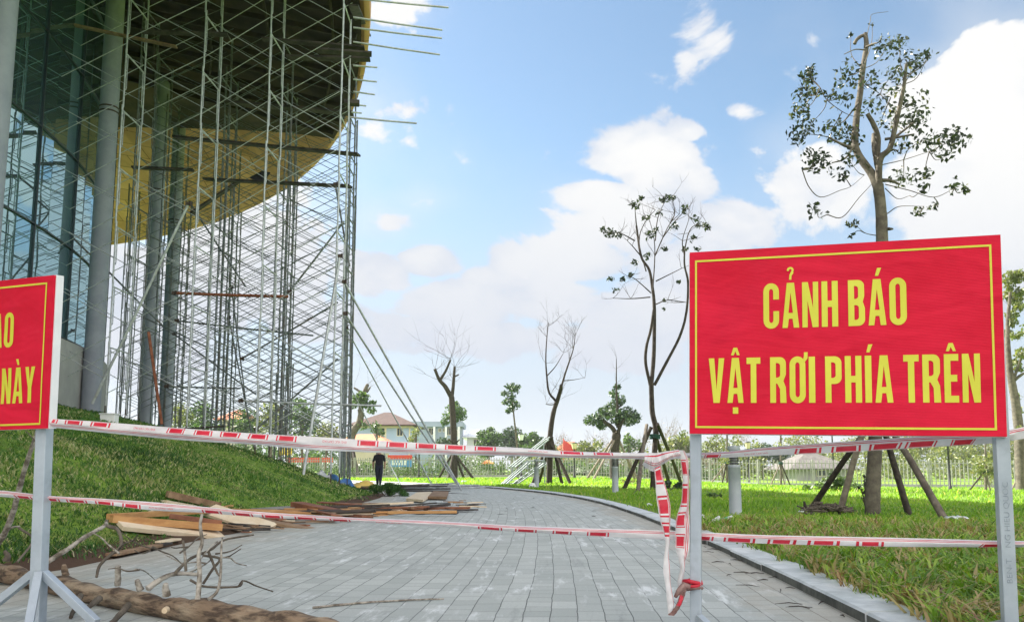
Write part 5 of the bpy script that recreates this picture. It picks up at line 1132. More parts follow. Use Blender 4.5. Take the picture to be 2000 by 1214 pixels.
# ------------------------------------------------------------------ houses and things beyond the fence
M_HBLUE = material("pale_blue_house_paint", (.36, .47, .68), (.42, .52, .72), .6, rough=.8)
M_HCREAM = material("cream_house_trim", (.66, .60, .46), (.70, .64, .5), 1, rough=.8)
M_HGREY = material("grey_house_paint", (.26, .32, .42), (.31, .37, .47), .6, rough=.8)
M_HROOF = material("brown_roof_tiles", (.055, .030, .024), (.085, .048, .038), 2.5, rough=.85)
M_OROOF = material("orange_roof_tiles", (.50, .15, .07), (.60, .21, .10), 2.5, rough=.8)
M_PROOF = material("grey_pavilion_roof", (.10, .095, .09), (.15, .14, .13), 2, rough=.9)
M_WGLASS = material("dark_window_glass", (.03, .04, .05), rough=.1)
def solid(mb, x0, x1, y0, y1, z0, z1): mb.box(((x0 + x1) / 2, (y0 + y1) / 2, (z0 + z1) / 2), (x1 - x0, y1 - y0, z1 - z0))
def hip(mb, x0, x1, y0, y1, z, zt, ov, ridge=.25):
    cx, cy = (x0 + x1) / 2, (y0 + y1) / 2; rl = (x1 - x0) * ridge / 2
    v = [(x0 - ov, y0 - ov, z), (x1 + ov, y0 - ov, z), (x1 + ov, y1 + ov, z), (x0 - ov, y1 + ov, z), (cx - rl, cy, zt), (cx + rl, cy, zt)]
    mb.add(v + [(a, b, c - .14) for a, b, c in v[:4]], [(0, 1, 5, 4), (1, 2, 5), (2, 3, 4, 5), (3, 0, 4), (0, 6, 7, 1), (1, 7, 8, 2), (2, 8, 9, 3), (3, 9, 6, 0), (6, 9, 8, 7)])
def house(name, label, px0, px1, eave, peak, Y, depth, wall, roofm, wins, ridge=.2, flat=False, ov=.9):
    a, c = at(px0, eave, Y), at(px1, eave, Y); z0 = gz((a.x + c.x) / 2, Y); root = thing(name, ((a.x + c.x) / 2, Y, z0), label, "house", "houses beyond the fence")
    mb = MB(); solid(mb, a.x, c.x, Y, Y + depth, z0 - .3, a.z); mb.build("wall", wall, root)
    mb = MB()
    if flat: solid(mb, a.x - .5, c.x + .5, Y - .6, Y + depth + .3, a.z, at(px0, peak, Y).z)
    else: hip(mb, a.x, c.x, Y, Y + depth, a.z, at(px0, peak, Y + depth / 2).z, ov, ridge)
    mb.build("roof", roofm, root)
    for (x0, y0, x1, y1) in wins:
        p, q = at(x0, y1, Y), at(x1, y0, Y); mb = MB(); solid(mb, p.x - .09, q.x + .09, Y - .05, Y + .05, p.z - .09, q.z + .09); wf = mb.build("window", M_HCREAM, root)
        mb = MB(); w2 = (q.x - p.x) / 2
        solid(mb, p.x, p.x + w2 - .04, Y - .07, Y + .02, p.z, q.z); solid(mb, p.x + w2 + .04, q.x, Y - .07, Y + .02, p.z, q.z); mb.build("pane", M_WGLASS, wf)
    return root, a, c, z0
r1_, a, c, z0 = house("house", "two storey pale blue house with a hipped brown roof, left of the leaning tubes", 692, 802, 829, 805, 110, 9, M_HBLUE, M_HROOF, [(738, 836, 751, 849), (776, 836, 786, 850), (738, 868, 751, 884)], .12)
mb = MB(); solid(mb, a.x - .25, c.x + .25, 109.8, 119.2, a.z - .45, a.z - .16); mb.build("cornice_band", M_HCREAM, r1_)
for x in (a.x + .12, at(753.5, 840, 110).x, c.x - .12):
    mb = MB(); solid(mb, x - .10, x + .10, 109.9, 110.2, z0, a.z - .46); mb.build("corner_pilaster", M_HCREAM, r1_)
r2_, a, c, z0 = house("house", "flat roofed blue grey house right of the hipped roof house", 806, 898, 833, 823, 132, 10, M_HGREY, M_HGREY, [(838, 836, 846, 848), (857, 837, 861, 842), (866, 837, 870, 842), (873, 835, 880, 848), (889, 840, 893, 850)], flat=True)
for x in (848, 871, 896):
    mb = MB(); p = at(x, 840, 131.4); mb.box((p.x, 131.5, (z0 + a.z) / 2), (.35, .3, a.z - z0 - .02)); mb.build("porch_column", M_WHITE, r2_)
house("house", "low house with an orange tiled roof behind the scaffold's outer poles", 672, 742, 861, 847, 92, 7, M_HCREAM, M_OROOF, [(700, 866, 712, 876)], .5)
house("house", "far house with a red tiled roof seen through the scaffold", 432, 468, 818, 800, 120, 8, M_HCREAM, M_OROOF, [(444, 824, 452, 832)], .3)
house("house", "low house with a salmon roof behind the red cloth", 1092, 1140, 880, 862, 125, 8, M_HCREAM, M_OROOF, [(1108, 884, 1116, 892)], .4)
house("house", "far white house with a pale pointed roof left of the bushy tree", 912, 948, 853, 838, 140, 10, M_WHITE, M_WHITE, [(926, 858, 934, 866)], .05)
house("pavilion", "low pavilion with a wide grey pyramid roof behind the fence", 1556, 1652, 914, 880, 84, 7, M_CONC, M_PROOF, [(1596, 918, 1612, 928)], .06, ov=1.0)
M_BLUEP = material("blue_billboard_print", (.05, .22, .55), (.08, .28, .6), 2, rough=.6)
M_REDP = material("red_billboard_print", (.60, .05, .04), (.66, .08, .05), 2, rough=.6)
M_ORANGE = material("orange_cloth", (.75, .20, .05), (.8, .27, .08), 2, rough=.7)
M_YELP = material("yellow_board_paint", (.75, .50, .04), (.8, .56, .06), 2, rough=.7)
def board(label, px0, px1, y0, y1, Y, mats, split, name="billboard"):
    a, c = at(px0, y1, Y), at(px1, y0, Y); g_ = gz((a.x + c.x) / 2, Y); root = thing(name, ((a.x + c.x) / 2, Y, g_), label, "billboard", "printed boards along the road")
    mb = MB(); solid(mb, a.x, c.x, Y, Y + .12, a.z, a.z + (c.z - a.z) * (1 - split)); mb.build("panel", mats[0], root)
    if split: mb = MB(); solid(mb, a.x, c.x, Y - .003, Y + .123, a.z + (c.z - a.z) * (1 - split), c.z); mb.build("banner_strip", mats[1], root)
    for x in (a.x + .15, c.x - .15): mb = MB(); mb.box((x, Y + .2, (g_ + c.z) / 2), (.1, .1, c.z - g_)); mb.build("leg", M_STEELD, root)
    if split:
        R = random.Random(px0); mb = MB()
        for k, f_ in enumerate((.30, .62)):
            x = a.x + .4
            while x < c.x - .6: w = R.uniform(.12, .3); z = a.z + (c.z - a.z) * (1 - split) * (1 - f_); mb.box((x + w / 2, Y - .004, z), (w, .004, .22)); x += w + .1
        mb.build("lettering", M_WHITE, root)
board("blue billboard with a red top strip, right of the person in black", 757, 805, 888, 911, 78, (M_BLUEP, M_REDP), .35)
board("red banner board behind the scaffold's outer poles", 560, 650, 893, 902, 80, (M_REDP, M_REDP), 0)
board("yellow board behind the scaffold poles", 543, 570, 874, 888, 79, (M_YELP, M_YELP), 0)
mb = MB(); q = [at(1101, 858, 96), at(1112, 866, 96.3), at(1128, 873, 96), at(1122, 884, 96.4), at(1102, 886, 96)]
mb.add([v + Vector((0, d, 0)) for d in (0, .06) for v in q], [(0, 1, 2, 3, 4), (9, 8, 7, 6, 5)] + [(i, i + 5, (i + 1) % 5 + 5, (i + 1) % 5) for i in range(5)])
mb.tube([at(1101, 856, 96) , at(1101, 930, 96)], .06, 6); tag(mb.build("red_flag", M_REDP), "bright red cloth hanging beyond the fence, right of the bare forked tree", "flag")
def stall(label, px, py, Y, w, h, top):
    b = at(px, py, Y); b.z = gz(b.x, b.y); root = thing("street_stall", b, label, "stall", "small stalls beyond the fence"); s = Y / F
    mb = MB(); mb.box(b + Vector((0, 0, h * s * .3)), (w * s, 1.0, h * s * .6)); mb.box(b + Vector((0, 0, h * s * .6 + .03)), (w * s * 1.1, 1.1, .06)); mb.build("cabinet", M_WHITE, root, bevel=.02)
    mb = MB(); hip(mb, b.x - w * s * .6, b.x + w * s * .6, b.y - .8, b.y + .8, b.z + h * s * .86, b.z + h * s * 1.1, .2, .1); mb.build("awning", top, root)
    for dx in (-.5, .5): mb = MB(); mb.tube([b + Vector((dx * w * s, 0, 0)), b + Vector((dx * w * s, 0, h * s * .9))], .03, 6); mb.build("pole", M_STEELD, root)
stall("white stall with an orange awning beyond the fence, left of the stair rails", 953, 925, 88, 16, 28, M_ORANGE)
stall("white stall with a pale awning next to the orange one", 930, 926, 92, 12, 30, M_WHITE)
M_CARW = material("white_car_paint", (.62, .63, .64), rough=.25); M_CARG = material("dark_car_paint", (.10, .11, .12), rough=.25); M_TYRE = material("black_tyre", (.012, .012, .012), rough=.9)
def car(label, px, py, Y, col, ang=0.0):
    b = at(px, py, Y); b.z = gz(b.x, b.y); root = thing("parked_car", b, label, "car", "cars parked beyond the fence"); root.rotation_euler.z = ang
    prof = [(-2.1, .35), (-2.15, .75), (-1.95, .95), (-1.3, 1.0), (-.7, 1.45), (.7, 1.48), (1.4, 1.02), (2.0, .9), (2.15, .65), (2.1, .35)]
    mb = MB(); n = len(prof)
    def ring(hw): return [b + Vector((x, -hw if z < 1.1 else -hw * .82, z)) for x, z in prof], [b + Vector((x, hw if z < 1.1 else hw * .82, z)) for x, z in prof]
    A, B = ring(.85); mb.add(A + B, [tuple(range(n)), tuple(range(2 * n - 1, n - 1, -1))] + [(i, n + i, n + (i + 1) % n, (i + 1) % n) for i in range(n)]); mb.build("body", col, root, bevel=.04)
    mb = MB(); w = [(-1.12, 1.03), (-.66, 1.38), (.66, 1.40), (1.2, 1.05)]
    for s in (-1, 1): mb.add([b + Vector((x, s * (.868 if z < 1.2 else .735), z)) for x, z in w], [(0, 1, 2, 3) if s > 0 else (3, 2, 1, 0)])
    mb.build("window", M_WGLASS, root)
    for x in (-1.35, 1.35):
        for s in (-1, 1): mb = MB(); mb.tube([b + Vector((x, s * .70, .32)), b + Vector((x, s * .88, .32))], .32, 16); mb.build("wheel", M_TYRE, root)
car("white car beyond the fence, left of the topiary tree's bollard", 1165, 925, 90, M_CARW)
car("dark car beyond the fence, near the lantern with the cream shade", 1105, 925, 92, M_CARG, .05)
car("white car beyond the fence, just left of the tall thin tree", 1258, 926, 90, M_CARW, -.06)
def hedge(label, p0, p1, Y, h, seed):
    a, c = at(p0, 930, Y), at(p1, 930, Y); a.z = gz(a.x, a.y); c.z = gz(c.x, c.y); n = int(abs(c.x - a.x) / .35)
    root = thing("hedge", (a + c) / 2, label, "hedge", "clipped hedges before the fence")
    cl = [(*(a.lerp(c, i / n) + Vector((0, 0, h * f_))), .34, 46, .8) for i in range(n + 1) for f_ in (.3, .75)]
    V, Fc, t = leaf_arrays(cl, .13, .6, 0, .4, .25); link("foliage", np_mesh("foliage", V, Fc, t), M_LEAFG, root)
    mb = MB()
    for i in range(0, n + 1, 2): p = a.lerp(c, i / n); mb.tube([p, p + Vector((.05, 0, h * .8))], .02, 5)
    mb.tube([a + Vector((0, 0, .03)), c + Vector((0, 0, .03))], .02, 5)
    mb.build("stem", M_BARK, root)
hedge("clipped green hedge left of the fence, right of the person in black", 775, 860, 66, .85, 1)
hedge("clipped green hedge behind the scaffold's outer poles", 590, 690, 66, .8, 2)
# ------------------------------------------------------------------ low plants
def bush(label, px, py, Y, w, h, n, size, mt_, seed, name="leafy_bush", tm=.5, asp=.6):
    R = random.Random(seed); b = at(px, py, Y); b.z = gz(b.x, b.y); s = Y / F; root = thing(name, b, label, "bush"); cl = []; mb = MB()
    for i in range(14):
        q = b + Vector((R.gauss(0, .38) * w * s, R.gauss(0, .3) * w * s, 0)); k = max(.25, 1 - ((q.x - b.x) / (w * s)) ** 2); q.z = gz(q.x, q.y) + R.uniform(.3, .8) * h * s * k
        cl.append((*q, w * s * .24, n / 14, .6)); mb.tube([b + Vector((0, 0, .0)), (b + q) / 2 + Vector((0, 0, .04)), q], [.012, .009, .006], 5)
    V, Fc, t = leaf_arrays(cl, size, asp, -.1, tm, .25); V[:, 2] = np.maximum(V[:, 2], b.z + .01); link("foliage", np_mesh("foliage", V, Fc, t), mt_, root); mb.build("stem", M_BARK, root)
bush("bright green broad leaved bush behind the big tree's stakes", 1628, 958, 24, 62, 34, 900, .13, M_LEAFG, 1, tm=.7)
bush("dark leafy weeds at the foot of the tall thin tree", 1310, 962, 25, 26, 26, 260, .12, M_LEAFB, 2, tm=.2)
bush("feathery dark green clump at the far toe of the grass bank", 757, 974, 21.6, 44, 34, 3200, .11, M_GRASSM, 3, tm=.2, asp=.13)
bush("low bright weed with arching leaves, right of the hanging tape", 1392, 968, 18, 22, 14, 60, .12, M_LEAFG, 4, tm=.6)
bush("small pale weed tuft behind the tall thin tree's stakes", 1225, 946, 36, 26, 12, 120, .1, M_LEAFY, 5, tm=.5)
bush("small dark weed tuft beside the big tree's trunk", 1690, 940, 13.2, 14, 90, 60, .07, M_LEAF, 6, tm=.1)
# ------------------------------------------------------------------ the stair rails
M_RAILS = material("galvanised_stair_rail", (.24, .28, .30), (.33, .37, .40), 6, rough=.45, metal=.3)
YS = 35.0
sr = thing("stair_frame", onground(*at(1020, 947, YS).xy), "grey metal stair frame with handrails dumped on the lawn beside the path", "stair frame")
def rail(pts, dy, name="handrail", r=.03):
    mb = MB(); q = P2(pts, YS + dy)
    for p in q: p.z = max(p.z, gz(p.x, p.y) + r)
    mb.tube(q, r, 6); mb.build(name, M_RAILS, sr)
for dy, o in ((-.25, 0), (.35, 6)):
    rail([(979 + o, 947), (1029 + o, 900), (1058 + o, 899)], dy); rail([(983 + o, 945), (1031 + o, 903)], dy + .04)
    rail([(1001 + o, 948), (1060 + o, 901)], dy); rail([(1005 + o, 948), (1062 + o, 905)], dy + .05)
    rail([(995 + o, 911), (1068 + o, 853)], dy); rail([(1000 + o, 912), (1066 + o, 858)], dy + .05)
for (x, y0, y1) in ((1030, 900, 915), (1062, 853, 905), (1064, 900, 944), (1000, 908, 930)): rail([(x, y0), (x, y1)], .05, "baluster", .025)
for i in range(6):
    f_ = i / 5; a = at(984 + 45 * f_, 944 - 40 * f_, YS - .2); mb = MB(); mb.box((a.x + .25, a.y + .3, max(a.z - .04, .12)), (.24, .6, .03)); mb.build("tread", M_RAILS, sr)

# ------------------------------------------------------------------ the person walking away
def skin_mesh(name, pts, edges, radii, root_i, sub=2):
    me_ = bpy.data.meshes.new(name); me_.from_pydata([tuple(p) for p in pts], edges, []); o = bpy.data.objects.new(name, me_); COL.objects.link(o)
    o.modifiers.new("skin", 'SKIN'); s_ = o.modifiers.new("sub", 'SUBSURF'); s_.levels = sub; s_.render_levels = sub
    for i, r in enumerate(radii): me_.skin_vertices[0].data[i].radius = (r, r) if isinstance(r, (int, float)) else r
    for i in range(len(pts)): me_.skin_vertices[0].data[i].use_root = (i == root_i)
    dg = bpy.context.evaluated_depsgraph_get(); r_ = bpy.data.meshes.new_from_object(o.evaluated_get(dg)); bpy.data.objects.remove(o)
    r_.polygons.foreach_set('use_smooth', [True] * len(r_.polygons)); r_.name = name; return r_
YPn = 37.0; pb = at(740, 943, YPn); pb.z = gz(pb.x, pb.y); H = 1.72
def pv(x, y, z): return pb + Vector((x, y, z))
pts = [(0, 0, .93), (0, .0, 1.08), (0, -.01, 1.25), (0, 0, 1.40), (0, .01, 1.50), (0, .03, 1.56),            # 0-5 pelvis..neck
       (.09, 0, .88), (.085, -.03, .50), (.085, -.16, .11), (.085, -.18, .065), (.12, .24 - .36, .03),                # 6-10 right leg trailing
       (-.10, 0, .88), (-.085, .05, .50), (-.075, .06, .09), (-.075, .06, .045), (-.08, .20, .035),              # 11-15 left leg
       (.20, 0, 1.38), (.265, -.03, 1.12), (.25, .04, .88), (.245, .055, .80),                                   # 16-19 right arm
       (-.20, 0, 1.38), (-.27, -.03, 1.13), (-.275, .04, .90), (-.275, .055, .82)]                                # 20-23 left arm
pts[10] = (.085, -.06, .02)
ed = [(0, 1), (1, 2), (2, 3), (3, 4), (4, 5), (0, 6), (6, 7), (7, 8), (8, 9), (9, 10), (0, 11), (11, 12), (12, 13), (13, 14), (14, 15), (3, 16), (16, 17), (17, 18), (18, 19), (3, 20), (20, 21), (21, 22), (22, 23)]
rad = [(.19, .14), (.19, .15), (.215, .15), (.19, .13), .07, .06, .125, .088, .06, .055, .045, .125, .088, .06, .055, .045, .078, .046, .036, .03, .078, .056, .04, .032]
bm_ = skin_mesh("body", [pv(*p) for p in pts], ed, rad, 0)
per = thing("person", pb, "person in black shirt and trousers walking away beside the scaffold", "person")
zz = np.array([v.co.z - pb.z for v in bm_.vertices]); xx = np.array([abs(v.co.x - pb.x) for v in bm_.vertices])
M_NAVY = material("dark_navy_trousers", (.012, .015, .03), (.022, .026, .045), 8, rough=.9)
bo_ = link("body", bm_, [M_BLACK, M_SKIN, M_NAVY], per)
for p in bm_.polygons:
    z = sum(zz[i] for i in p.vertices) / len(p.vertices); x = sum(xx[i] for i in p.vertices) / len(p.vertices)
    p.material_index = 1 if (z > 1.47 and x < .12) or (x > .19 and z < 1.14 and z > .7) else (2 if .06 < z < .98 else 0)
hv = MB(); hc = pv(0, .035, 1.615)
vs, fs = [], []
for i in range(9):
    for j in range(14):
        th = math.pi * i / 8; a = 2 * math.pi * j / 14; x = .078 * math.sin(th) * math.cos(a); y = .095 * math.sin(th) * math.sin(a); z = .118 * math.cos(th)
        if z < -.03: x *= .86; y *= .85
        if abs(a - math.pi / 2) < .3 and abs(z + .005) < .03: y += .022      # nose, facing away
        vs.append(hc + Vector((x, y, z)))
fs = [(i * 14 + j, (i + 1) * 14 + j, (i + 1) * 14 + (j + 1) % 14, i * 14 + (j + 1) % 14) for i in range(8) for j in range(14)]
hv.add(vs, fs, True)
for s in (-1, 1): hv.tube([hc + Vector((s * .076, 0, .02)), hc + Vector((s * .088, -.008, .0)), hc + Vector((s * .078, 0, -.03))], .011, 6)
hv.build("head", M_SKIN, per)
hr = MB(); vs = []
for i in range(7):
    for j in range(14):
        th = math.pi * .62 * i / 6; a = 2 * math.pi * j / 14; k = 1.09; fr = .62 if math.sin(a) > .35 else 1.0
        th *= fr; vs.append(hc + Vector((.079 * k * math.sin(th) * math.cos(a), .097 * k * math.sin(th) * math.sin(a), .119 * k * math.cos(th))))
hr.add(vs, [(i * 14 + j, (i + 1) * 14 + j, (i + 1) * 14 + (j + 1) % 14, i * 14 + (j + 1) % 14) for i in range(6) for j in range(14)], True); hr.build("hair", M_HAIR, per)
hd = MB()
for s, w in ((1, Vector(pts[19])), (-1, Vector(pts[23]))):
    c0 = pv(*w)
    for k, (l_, o) in enumerate(((.065, -.026), (.075, -.009), (.07, .009), (.055, .025))): hd.tube([c0 + Vector((0, o, -.02)), c0 + Vector((0, o * 1.1, -.02 - l_ * .6)), c0 + Vector((-s * .012, o, -.02 - l_))], [.0095, .009, .007], 6)
    hd.tube([c0 + Vector((0, .028, .01)), c0 + Vector((-s * .01, .045, -.02)), c0 + Vector((-s * .012, .045, -.045))], [.011, .01, .008], 6)
hd.build("fingers", M_SKIN, per)

# ------------------------------------------------------------------ fallen trunk and broken branches in the left foreground
log = thing("fallen_trunk", gnd(250, 1186), "peeled brown fallen trunk with broken stubs lying across the near pavers", "fallen trunk")
LP = [(-160, 1128, 5.9), (-60, 1116, 5.55), (0, 1110, 5.25), (54, 1114, 5.0), (118, 1132, 4.7), (179, 1148, 4.42), (250, 1164, 4.2), (322, 1181, 4.0), (393, 1195, 3.85), (500, 1219, 3.66), (600, 1246, 3.46), (690, 1272, 3.3)]
lp = [at(*p) for p in LP]; q = spline(np.array([tuple(p) for p in lp]), 70)
rr = np.interp(np.linspace(0, 1, 70), [0, .3, .6, .75, 1], [.058, .054, .050, .056, .052]) * (1 + .13 * np.sin(np.arange(70) * .9) * np.cos(np.arange(70) * .37))
for i in range(70): q[i, 2] = max(rr[i] * .95 + gz(q[i, 0], q[i, 1]) if q[i, 0] < float(toe_x(q[i, 1])) else rr[i] * .95, 0)
mb = MB(); mb.tube(q, list(rr), 18, wob=.04); mb.build("trunk", M_LOG, log)
def C5(L, Y0, Y1): n = len(L); return [at(x / 2.798, 780 + y / 2.798, Y0 + (Y1 - Y0) * i / (n - 1)) for i, (x, y) in enumerate(L)]
def bough(parent, L, Y0, Y1, r0, r1, mt_=None, wob=.10, name="branch"):
    mb = MB(); p = C5(L, Y0, Y1)
    for v in p: v.z = max(v.z, gz(v.x, v.y) + r1 * .6 if v.x < float(toe_x(v.y)) else r1)
    r0 *= .82; r1 *= .85; limb(mb, p, r0, r1, 7, 4, wob); return mb.build(name, mt_ or M_TWIG, parent)
bough(log, [(245, 895), (370, 815), (470, 745), (570, 690), (582, 662)], 4.75, 5.1, .019, .012)
bough(log, [(528, 968), (545, 905), (600, 850), (662, 795), (645, 712), (590, 690)], 4.35, 4.6, .009, .013, M_BARK)
bough(log, [(642, 1015), (645, 960), (645, 908)], 4.02, 4.0, .019, .017); bough(log, [(770, 1040), (755, 1005), (750, 984)], 3.95, 3.93, .022, .013); bough(log, [(912, 1070), (905, 1030), (906, 1005)], 3.84, 3.82, .024, .014)
bough(log, [(360, 960), (352, 920), (350, 902)], 4.45, 4.43, .026, .012, M_LOG)
bough(log, [(805, 1032), (880, 980), (960, 950), (1090, 955)], 3.92, 4.1, .019, .011)
bough(log, [(1080, 1090), (1092, 960), (1086, 850), (1105, 780), (1094, 690), (1104, 625)], 3.72, 3.8, .015, .007)
bough(log, [(960, 942), (1040, 868), (1150, 820), (1230, 765), (1385, 738)], 3.95, 4.5, .011, .006, M_BARK)
bough(log, [(1140, 1090), (1190, 1040), (1207, 930), (1210, 800), (1215, 755)], 3.7, 3.85, .010, .0045)
bough(log, [(1110, 1005), (1162, 925), (1200, 868), (1110, 850)], 3.78, 3.9, .008, .007, M_BARK)
bough(log, [(1140, 832), (1180, 930), (1196, 960)], 3.8, 3.75, .008, .005, M_BARK)
bough(log, [(1040, 985), (1120, 1020), (1300, 1020), (1332, 988), (1400, 1016), (1492, 1047)], 3.95, 4.3, .008, .004, M_BARK)
bough(log, [(1300, 1020), (1325, 985)], 4.1, 4.1, .005, .004, M_BARK)
bough(log, [(1000, 770), (1010, 840), (1016, 935)], 4.0, 3.95, .007, .009)
bough(log, [(440, 1070), (412, 1130), (385, 1215)], 4.2, 3.95, .018, .011, M_BARK); bough(log, [(545, 1085), (460, 1150)], 4.1, 3.95, .022, .012, M_BARK); bough(log, [(702, 1120), (640, 1190), (590, 1240)], 3.95, 3.65, .02, .014, M_BARK)
bough(log, [(35, 880), (42, 850), (25, 825)], 5.15, 5.15, .03, .012, M_BARK); bough(log, [(95, 885), (180, 765), (105, 700)], 4.95, 5.3, .008, .01, M_BARK)
RT = random.Random(41)
for i in range(16):
    x, y = RT.uniform(620, 1240), RT.uniform(760, 1010); L_ = [(x, y)]; dx, dy = RT.choice([-1, 1]) * RT.uniform(30, 75), RT.uniform(-55, 45)
    for k in range(3): L_.append((L_[-1][0] + dx * RT.uniform(.6, 1.1), L_[-1][1] + dy * RT.uniform(.3, 1.2) + RT.uniform(-22, 22)))
    bough(log, L_, 3.8 + RT.uniform(0, .5), 3.85 + RT.uniform(0, .6), .0058, .0026, RT.choice([M_BARK, M_TWIG, M_BARK]), name="twig")
mb = MB(); c = at(900 / 2.798, 780 + 1150 / 2.798, 3.78); mb.tube([c + Vector((0, .02, 0)), c + Vector((.004, -.012, 0))], [.016, .013], 10); mb.build("cut_knot", M_CUT, log)
lb = thing("broken_branch", gnd(4, 1055), "pale spotted broken branch leaning up the bank beside the cut off sign", "broken branch")
bough(lb, [(232, 60), (205, 170), (150, 330), (115, 450), (75, 600), (22, 735), (-30, 800)], 5.05, 5.5, .014, .026, M_TWIG, .14)
bough(lb, [(205, 240), (165, 195), (140, 170)], 5.1, 5.2, .006, .003, M_BARK); bough(lb, [(22, 735), (60, 700), (110, 690)], 5.4, 5.45, .012, .006, M_TWIG)
sb = MB(); p = C5([(170, 785), (300, 760), (470, 735), (625, 728)], 5.6, 5.9)
for v in p: v.z = gz(v.x, v.y) + .03
limb(sb, p, .017, .012, 7, 4, .1); tag(sb.build("broken_branch", M_TWIG), "straight pale branch lying on the grass behind the fallen trunk", "broken branch")
sb = MB(); p = [gnd(610, 1212), gnd(700, 1202), gnd(790, 1196), gnd(867, 1193)]
for i, v in enumerate(p): v.z = .008
limb(sb, p, .007, .004, 6, 5, .2); limb(sb, [p[2], p[2] + Vector((.05, -.03, .01))], .003, .002, 4, 2); tag(sb.build("dead_twig", M_TWIG), "thin dead twig lying on the bare pavers at the picture's bottom", "twig")

# ------------------------------------------------------------------ boards dumped at the foot of the bank
def plank_px(a, b, w, th, label, mt_, lift=(0.03, 0.03), name="wooden_plank", cat="plank", roll=0.0, bev=.003):
    p, q_ = gnd(*a), gnd(*b); p.z += lift[0]; q_.z += lift[1]
    return plank3(p, q_, w, th, label, mt_, name, cat, "boards dumped at the foot of the bank", roll, bev)
plank_px((232, 1036), (432, 1054), .20, .045, "cream plank lying in front of the orange frame timbers", M_WOODC, (.06, .05), roll=.35)
plank_px((216, 1030), (430, 1046), .10, .075, "orange timber lying behind the cream plank", M_WOODO, (.09, .08))
plank_px((214, 1028), (415, 1018), .09, .06, "orange timber meeting the other at a sharp corner", M_WOODO, (.10, .14))
plank_px((330, 1034), (432, 1052), .08, .05, "short brown timber on top of the orange one", M_WOODR, (.15, .13))
plank_px((405, 1014), (528, 1040), .34, .035, "broad pale board propped on the pile, cut to a point", M_WOODC, (.13, .05), roll=.25)
plank_px((326, 976), (428, 994), .10, .09, "rough brown beam at the top of the near pile", M_WOODB, (.08, .05))
plank_px((319, 986), (378, 996), .10, .05, "short cream offcut under the rough brown beam", M_WOODC, (.04, .04))
plank_px((436, 994), (452, 991), .06, .03, "tiny orange offcut at the end of the rough beam", M_WOODO)
plank_px((292, 1004), (316, 1010), .20, .03, "pale stub of board half hidden under the lower tape", M_WOODC)
plank_px((448, 1016), (636, 1042), .17, .035, "long tan board pointing toward the pavers", M_WOODB, (.08, .02))
plank_px((512, 1000), (580, 996), .45, .02, "flat grey board lying on the grass", M_WOODG, (.05, .06))
plank_px((216, 1096), (308, 1078), .10, .025, "brown slat lying at the edge of grass and pavers", M_WOODB, (.02, .02))
plank_px((312, 1062), (345, 1056), .10, .02, "small cream chip of board in the grass", M_WOODC, (.02, .02))
plank_px((290, 1080), (330, 1068), .07, .02, "dark strip of board lying in the grass", M_WOODD, (.02, .02))
plank_px((578, 1000), (718, 1020), .22, .085, "thick red brown beam at the middle of the pile", M_WOODR, (.13, .06))
plank_px((722, 1016), (872, 996), .16, .04, "long yellow tan board reaching onto the pavers", M_WOODO, (.05, .03))
plank_px((668, 998), (752, 988), .18, .06, "cream grey board behind the red brown beam", M_WOODC, (.05, .05))
plank_px((724, 1020), (745, 1010), .10, .03, "small orange offcut leaning on the red brown beam", M_WOODO, (.03, .07))
plank_px((742, 1010), (768, 1018), .06, .03, "small orange stick crossing the offcut", M_WOODO, (.07, .02))
plank_px((778, 1037), (826, 1029), .10, .025, "thin tan slat lying alone on the pavers", M_WOODB, (.02, .025))
plank_px((560, 1027), (640, 1018), .10, .03, "brown slat under the lower tape", M_WOODB, (.03, .04))
plank_px((830, 1008), (925, 994), .22, .02, "splintered brown sheet at the far end of the pile", M_WOODB, (.03, .02))
def sheet(pts, th, label, mt_, lift=.08, name="plywood_sheet"):
    q_ = [gnd(*p) for p in pts]
    for v in q_: v.z = lift
    n = len(q_); mb = MB(); mb.add([v for v in q_] + [v - Vector((0, 0, th)) for v in q_], [tuple(range(n)), tuple(range(2 * n - 1, n - 1, -1))] + [(i, i + n, (i + 1) % n + n, (i + 1) % n) for i in range(n)]); tag(mb.build(name, mt_), label, "plywood", "boards dumped at the foot of the bank")
sheet([(793, 985), (826, 988), (845, 974), (842, 969), (815, 970)], .05, "torn cream plywood sheet lying on the pavers", M_WOODC)
sheet([(836, 981), (872, 982), (876, 969), (846, 968)], .06, "brown plywood sheet beside the torn cream one", M_WOODB, .09)
R = random.Random(78)
MORE = [("M_WOODB", "long brown board"), ("M_WOODC", "pale board"), ("M_WOODR", "red brown board"), ("M_WOODO", "yellow board"), ("M_WOODD", "dark board")]
for i in range(44):
    u = R.random(); px = 500 + 385 * u + R.gauss(0, 14); py = 1024 - 26 * u + R.gauss(0, 5.5); p = gnd(px, py); an = R.gauss(-.15, .5); l_ = R.uniform(.5, 1.5); d = Vector((math.cos(an), math.sin(an) * 1.5, 0)) * l_ / 2
    a_, b_ = p - d, p + d; zz_ = R.uniform(.015, .11); a_.z = max(gz(a_.x, a_.y), 0) + zz_ * R.uniform(.5, 1); b_.z = max(gz(b_.x, b_.y), 0) + zz_
    k_ = R.choice([0, 0, 1, 2, 2, 3, 4, 4]); plank3(a_, b_, R.uniform(.06, .17), R.uniform(.018, .04), MORE[k_][1] + " jumbled in the long heap at the foot of the bank", globals()[MORE[k_][0]], "scrap_board", "scrap board", "scrap boards in the long heap", R.uniform(-.2, .2))
R = random.Random(77)
